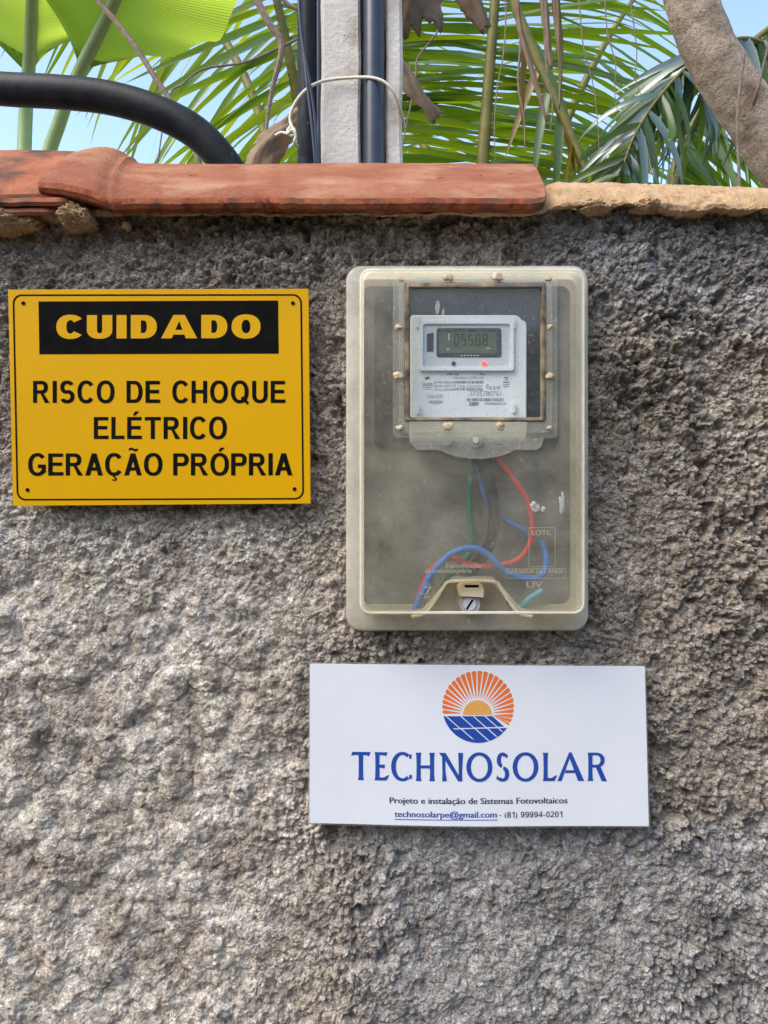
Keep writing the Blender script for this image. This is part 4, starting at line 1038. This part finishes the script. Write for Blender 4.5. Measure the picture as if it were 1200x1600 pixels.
# ------------------------------------------------------------------ banana plant
def banana():
    root = P(60, 0, .95); root.z = 0
    b = empty('banana_plant', root, 'banana plant with wide backlit green leaves above the hose', 'banana plant')
    tube('pseudostem', [root, root + Vector((.01, .02, .6)), root + Vector((.0, .03, 1.25))], [.075, .062, .035], M['stalk'], b, 14, 6)
    def leaf(mid, wl, wr, rs, t0, lift, world=None):
        spine = [Vector(p) for p in world] if world else [P(*p) for p in mid]
        c = catmull(spine, 10); m = len(c)
        nu = 9; V, F, UV = [], [], []
        k0 = int(t0 * (m - 1)); rows = m - k0
        for i in range(k0, m):
            t = (i - k0) / (m - 1 - k0)
            T = (c[min(i + 1, m - 1)] - c[i - 1]).normalized()
            side_ = Vector((0, 1, 0)) if world else Vector((1, 0, 0)); side_ = (side_ - T * side_.dot(T)).normalized(); nrm = side_.cross(T).normalized()
            env = 1 - max(0, (t - .55) / .45) ** 2.2; pl_ = min(1, t / .22) ** .6 * env; pr_ = min(1, t / .34) ** .85 * env
            for j in range(-nu, nu + 1):
                u = j / nu; wd = wr * pr_ if u > 0 else wl * pl_
                off = side_ * (u * wd) + nrm * (lift * wd * (abs(u) ** 1.6) - .012 * math.sin(i * .9 + (3 if u > 0 else 0)) * abs(u)) + T * (.05 * abs(u))
                V.append(c[i] + off + Vector((0, .008, 0))); UV.append((t * 1.0, u))
        n = 2 * nu + 1
        for i in range(rows - 1):
            for j in range(n - 1): F.append((i * n + j, i * n + j + 1, (i + 1) * n + j + 1, (i + 1) * n + j))
        o = mesh_obj('leaf_blade', V, F, M['banana'], b, smooth=True)
        ul = o.data.uv_layers.new(name='UVMap')
        for lp in o.data.loops: ul.data[lp.index].uv = UV[lp.vertex_index]
        V2, F2 = tube_data(spine, rs, 10, 10); 
        stk = mesh_obj('midrib', V2, F2, M['stalk'], o, smooth=True)
    leaf([(60, 620, .94), (68, 300, .93), (95, 185, .90), (128, 105, .84), (165, 30, .76), (205, -60, .66), (250, -190, .52), (300, -380, .36)], .19, .20, [.017, .0145, .013, .011, .006], .40, -.18)
    leaf([(30, 620, .99), (36, 300, 1.0), (40, 180, 1.0), (46, 90, .95), (50, 0, .86), (52, -140, .70), (50, -320, .5)], .30, .14, [.018, .016, .014, .011, .006], .44, -.2)
    return b
banana()

# ------------------------------------------------------------------ palms
def leaflet_mesh(name, length, width, droop, fold, m, seg=7):
    V, F = [], []
    ang = 0; p = Vector((0, 0, 0)); 
    for i in range(seg + 1):
        t = i / seg
        wd = width * (min(1, .45 + t * 4) * (1 - t ** 2.4) + .02) / 2
        a = droop * t ** 1.5
        if i: p = p + Vector((math.cos(a), 0, -math.sin(a))) * (length / seg)
        V += [p + Vector((0, -wd, fold * wd)), p.copy(), p + Vector((0, wd, fold * wd))]
    for i in range(seg):
        for k in (0, 1): F.append((i * 3 + k, i * 3 + k + 1, i * 3 + 4 + k, i * 3 + 3 + k))
    me = bpy.data.meshes.new(name); me.from_pydata([tuple(v) for v in V], [], F); me.materials.append(m)
    me.polygons.foreach_set('use_smooth', [True] * len(me.polygons)); me.update()
    return me
def place(name, me, pos, xdir, updir, parent, scale=1):
    x = xdir.normalized(); y = updir.cross(x).normalized(); z = x.cross(y)
    o = bpy.data.objects.new(name, me); sc.collection.objects.link(o)
    Mx = Matrix((x, y, z)).transposed().to_4x4()
    o.parent = parent
    o.matrix_local = Matrix.Translation(pos - WLOC[parent]) @ Mx @ Matrix.Scale(scale, 4)
    WLOC[o] = pos
    return o
def frond(palm, pts, r, n, t0, t1, sides, length, width, mats, rng, droop=.5, bias=.0, taper=.5, up=(0, 0, 1), jit=.12, label=None, under=0.55):
    """sides: list of (screen angle in degrees, depth component) per side; leaflets leave the stalk in those directions"""
    c = catmull([P(*p) for p in pts], 14)
    V, F = tube_data(c, r, 9, 0)
    fr = mesh_obj('frond', V, F, M['rachis'], palm, smooth=True)
    if label: tag(fr, label)
    vars_ = [leaflet_mesh('leaflet', length, width, droop * d, f, m) for m in mats for d, f in ((.7, .35), (1.0, .2), (1.3, .45))]
    m = len(c)
    for (ang, dep) in sides:
        for i in range(n):
            t = t0 + (t1 - t0) * (i + .5 * rng.random()) / n
            k = min(m - 2, int(t * (m - 1))); f = t * (m - 1) - k
            pos = c[k].lerp(c[k + 1], f); T = (c[k + 1] - c[k]).normalized()
            a = R(ang + bias * (t - .5) + rng.gauss(0, 90 * jit * .5))
            dv = Vector((math.cos(a), dep + rng.gauss(0, jit), math.sin(a)))
            upv = (Vector((0, .35, .95)) if rng.random() < under else Vector(up)) + Vector((rng.gauss(0, .25), rng.gauss(0, .25), rng.gauss(0, .25)))
            s_ = (1 - taper * abs(t - .35)) * rng.uniform(.85, 1.1)
            place('leaflet', rng.choice(vars_), pos, dv, upv, fr, s_)
    return fr
def palm(name, px, y, z, label, lean=0, r=.09):
    x = P(px, 0, y).x
    p = empty(name, (x, y, 0), label, 'palm')
    tube('trunk', [Vector((x, y, 0)), Vector((x + lean * .5, y, z * .5)), Vector((x + lean, y, z))], [r * 1.3, r, r * .9], M['bark'], p, 14, 5)
    return p
rng = random.Random(11)
# left palm: leaflets slanting down-left against the sky
pl = palm('palm_tree', 470, 2.6, 1.3, 'palm whose slanting leaflets show between banana leaf and post')
frond(pl, [(478, 560, 2.6), (480, 330, 2.5), (470, 200, 2.4), (452, 90, 2.3), (425, -30, 2.2), (380, -200, 2.1), (320, -400, 2.0)], [.028, .022, .016, .008], 34, .12, .95, [(214, -.15), (18, .25)], .80, .036, [M['frond'], M['frond'], M['frond_y']], rng, .35, -30, up=(.25, -1, .15), jit=.07)
frond(pl, [(470, 560, 2.75), (440, 330, 2.8), (395, 150, 2.85), (320, 20, 2.9), (220, -60, 2.9), (90, -100, 2.9), (-80, -90, 2.9)], [.028, .022, .016, .008], 42, .12, .97, [(232, 0), (60, .2)], .95, .034, [M['frond_y'], M['frond_y'], M['frond']], rng, .45, 20, up=(.2, -1, .1), jit=.10)
# middle palm: upright olive stalk, leaflets to both sides
pm = palm('palm_tree', 760, 2.7, 1.25, 'palm with an upright olive stalk right of the concrete post')
frond(pm, [(742, 620, 2.6), (752, 300, 2.5), (762, 150, 2.45), (772, 20, 2.4), (786, -140, 2.35), (810, -340, 2.3)], [.034, .026, .020, .010], 60, .20, .95, [(176, .0), (-2, .05)], .86, .037, [M['frond'], M['frond'], M['frond_y']], rng, .30, 12, up=(0, -1, .45), jit=.11)
frond(pm, [(790, 620, 2.95), (700, 330, 3.0), (640, 180, 3.1), (560, 60, 3.2), (470, -20, 3.3)], [.03, .024, .018, .008], 36, .15, .95, [(200, .1), (-14, .1)], .85, .038, [M['frond_y'], M['frond']], rng, .5, 10, up=(0, -1, .4), jit=.12)
frond(pm, [(760, 620, 2.9), (830, 330, 2.9), (885, 190, 2.95), (950, 60, 3.0), (1030, -60, 3.1)], [.03, .024, .018, .008], 30, .15, .95, [(-28, .1), (166, .1)], .85, .036, [M['frond'], M['frond']], rng, .4, 10, up=(0, -.8, .6), jit=.10)
frond(pm, [(770, -420, 2.2), (780, -140, 2.25), (800, -10, 2.3), (840, 95, 2.3), (885, 195, 2.3), (930, 300, 2.3)], [.010, .018, .020, .018, .010], 6, .50, .97, [(-62, .0), (-100, .0)], .5, .045, [M['frond_o'], M['frond']], rng, .3, 0, up=(0, -1, .2), jit=.12, label='yellowing stalk hanging diagonally')
# right palm: drooping glossy leaflets
pr = palm('palm_tree', 1130, 2.4, 1.1, 'palm with glossy drooping leaflets behind the leaning trunk')
frond(pr, [(1250, 470, 2.4), (1262, 250, 2.3), (1235, 110, 2.2), (1170, 60, 2.15), (1095, 88, 2.1), (1035, 145, 2.05), (990, 215, 2.0), (962, 300, 2.0)], [.014, .008, .006, .004], 34, .38, .99, [(-74, -.25), (-98, .12), (-150, .1)], .46, .040, [M['frond_b'], M['frond_b'], M['frond']], rng, .9, 0, up=(.3, -1, .5), jit=.20, under=.1)
frond(pr, [(1060, 520, 2.7), (1050, 300, 2.7), (1090, 180, 2.7), (1160, 80, 2.7), (1260, 0, 2.7)], [.03, .024, .018, .009], 34, .15, .95, [(-40, .0), (-72, .1)], .75, .038, [M['frond'], M['frond']], rng, .3, 0, up=(0, -1, .4), jit=.10)

# ------------------------------------------------------------------ leaning tree trunk
def tree():
    base = P(1330, 0, 1.35); base.z = 0
    t = empty('leaning_tree', base, 'grey brown leaning tree trunk crossing the upper right corner', 'tree')
    pts = [base] + [P(*p) for p in [(1325, 560, 1.34), (1262, 325, 1.31), (1204, 222, 1.28), (1154, 150, 1.26), (1117, 92, 1.24), (1079, 0, 1.22), (1058, -110, 1.2), (1048, -300, 1.18), (1075, -560, 1.2)]]
    V, F = tube_data(pts, [.10, .09, .076, .070, .066, .064, .063, .062, .058, .05], 40, 14)
    from mathutils import noise
    c = catmull(pts, 14)
    for i, v in enumerate(V):
        a = c[i // 40]; d = (v - a)
        k = .05 * noise.noise(v * 9) + .035 * noise.noise(v * 28) + .03 * max(0, noise.noise(Vector((v.x * 6, v.y * 6, v.z * 55)))) 
        V[i] = a + d * (1 + k)
    mesh_obj('trunk', V, F, M['bark'], t, smooth=True)
    tube('shoot', [P(1176, 165, 1.20), P(1184, 140, 1.17), P(1191, 110, 1.16), P(1200, 70, 1.15), P(1206, 20, 1.14)], [.005, .004, .003, .002], M['twig'], t, 7, 5)
    tube('limb', [P(1055, -240, 1.19), P(980, -420, 1.3), P(900, -600, 1.5)], [.04, .03, .015], M['bark'], t, 12, 6)
tree()

# ------------------------------------------------------------------ twigs, vines, dry leaf scraps
def twig(pts, r, label, name='twig', grp='twigs and hanging vines', m='twig'):
    return tag(tube(name, [P(*p) for p in pts], r, M[m], None, 7, 6), label, 'twig', grp)
twig([(120, -60, .62), (153, 0, .6), (185, 38, .58), (215, 78, .56), (240, 118, .55), (268, 160, .54), (300, 215, .53), (320, 300, .52)], [.0045, .005, .005, .005], 'dark brown twig slanting across the banana leaf down to the hose')
twig([(375, -60, 1.5), (402, 0, 1.5), (420, 35, 1.5), (440, 72, 1.5), (425, 140, 1.5), (416, 205, 1.5), (414, 300, 1.5)], [.011, .011, .010, .006, .004], 'grey branch dropping from the top edge left of the post')
twig([(500, 40, 1.6), (470, 58, 1.6), (425, 80, 1.58), (380, 98, 1.56), (318, 108, 1.54), (285, 132, 1.52), (262, 158, 1.5), (240, 300, 1.5)], [.005, .004, .003, .002], 'thin pale branch reaching left from the post towards the hose')
twig([(430, -20, 1.3), (452, 8, 1.3), (500, 26, 1.3)], [.006, .006, .005], 'short dark twig in the top corner beside the post')
twig([(1163, 85, .9), (1157, 130, .9), (1152, 190, .9), (1154, 250, .9), (1156, 320, .9)], .0035, 'brown upright stem in front of the leaning trunk')
twig([(690, -30, .9), (686, 40, .9), (672, 65, .9), (652, 92, .9), (648, 130, .9), (625, 250, .9), (618, 320, .9)], [.002, .002, .0018, .0015], 'thin reddish vine winding down right of the post')
vl = ['grey hanging vine nearest the olive stalk', 'grey hanging vine right of the yellowing stalk', 'thin hanging vine left of the open sky patch', 'thin hanging vine over the open sky patch', 'thin hanging vine just left of the leaning trunk', 'fine thread of vine over the middle palm']
for i, (x, x2, y2, d) in enumerate([(808, 818, 235, 1.3), (850, 862, 205, 1.35), (905, 940, 240, 1.5), (945, 968, 180, 1.6), (985, 1000, 150, 1.6), (790, 770, 250, 1.2)]):
    pts = [(x - 6, -80, d), (x, 0, d)] + [(x + (x2 - x) * t + 4 * math.sin(t * 9 + i), y2 * t, d) for t in (.3, .55, .8, 1)]
    twig(pts, [.004, .0035, .003, .0014] if i < 2 else [.0022, .002, .0016, .001], vl[i], 'vine')
def scrap(name, pts, width, d, label, seed, curl=.5, parent=None, m='dry'):
    """a crumpled dry leaf strip: spine through pts, ragged edges, real thickness"""
    rg = random.Random(seed); c = catmull([P(a, b, y) for a, b, y in pts], 6); n = len(c); V, F = [], []
    nu = 8
    for i in range(n):
        T = (c[min(i + 1, n - 1)] - c[max(i - 1, 0)]).normalized(); sd = T.cross(Vector((0, 1, 0))).normalized(); nr_ = sd.cross(T)
        wd = float(np.interp(i / (n - 1), np.linspace(0, 1, len(width)), width)) * S * (D + d) / D
        for j in range(nu + 1):
            u = j / nu * 2 - 1
            e = rg.uniform(.86, 1.1) if j in (0, nu) else 1
            V.append(c[i] + sd * (u * wd / 2 * e) + nr_ * (curl * wd * (u * u - .4) * .5 + wd * .10 * math.sin(u * 6 + i * .5 + seed) + rg.gauss(0, wd * .018)) + T * (rg.uniform(-.2, .3) * wd if i == n - 1 else 0))
    for i in range(n - 1):
        for j in range(nu): F.append((i * (nu + 1) + j, i * (nu + 1) + j + 1, (i + 1) * (nu + 1) + j + 1, (i + 1) * (nu + 1) + j))
    o = mesh_obj(name, V, F, M[m], parent, smooth=True)
    sm = o.modifiers.new('t', 'SOLIDIFY'); sm.thickness = .0012; sm.offset = 0
    return tag(o, label, 'dry leaf', 'dry leaf scraps around the post')
scrap('dry_leaf', [(640, -70, .36), (648, -20, .35), (655, 15, .35), (660, 38, .35)], [60, 76, 76, 70], .35, 'crumpled pale dry leaf at the top right edge of the post', 1)
scrap('dry_leaf', [(705, -60, .6), (722, -20, .6), (742, 12, .6), (760, 46, .6)], [26, 36, 34, 20], .6, 'narrow dry leaf tip hanging left of the olive stalk', 2)
scrap('dry_leaf', [(618, 95, .42), (634, 118, .40), (652, 145, .39), (668, 165, .38), (684, 182, .38)], [30, 30, 24, 18, 26], .40, 'twisted brown dry leaf sticking out right of the post', 3)
scrap('dry_leaf', [(475, 165, .30), (455, 188, .29), (432, 212, .28), (410, 245, .28), (395, 300, .28)], [16, 26, 44, 52, 60], .28, 'folded brown dry leaf sheath between hose and black pipe', 4, .9)
scrap('dry_leaf', [(846, -60, 1.1), (850, 0, 1.1), (856, 60, 1.1), (862, 108, 1.1)], [12, 13, 11, 4], 1.1, 'long grey dry strip hanging over the middle palm', 5, .8)
scrap('dry_leaf', [(864, -60, 1.15), (870, 10, 1.15), (874, 60, 1.15), (876, 108, 1.15), (874, 170, 1.15)], [9, 13, 12, 7, 2], 1.15, 'ochre dry strip right of the long grey dry strip', 6, .8, m='frond_o')
scrap('dry_leaf', [(806, -40, 1.2), (812, 40, 1.2), (835, 120, 1.2), (855, 190, 1.2)], [6, 9, 9, 4], 1.2, 'thin dark dry strip just right of the olive stalk', 7, .8)
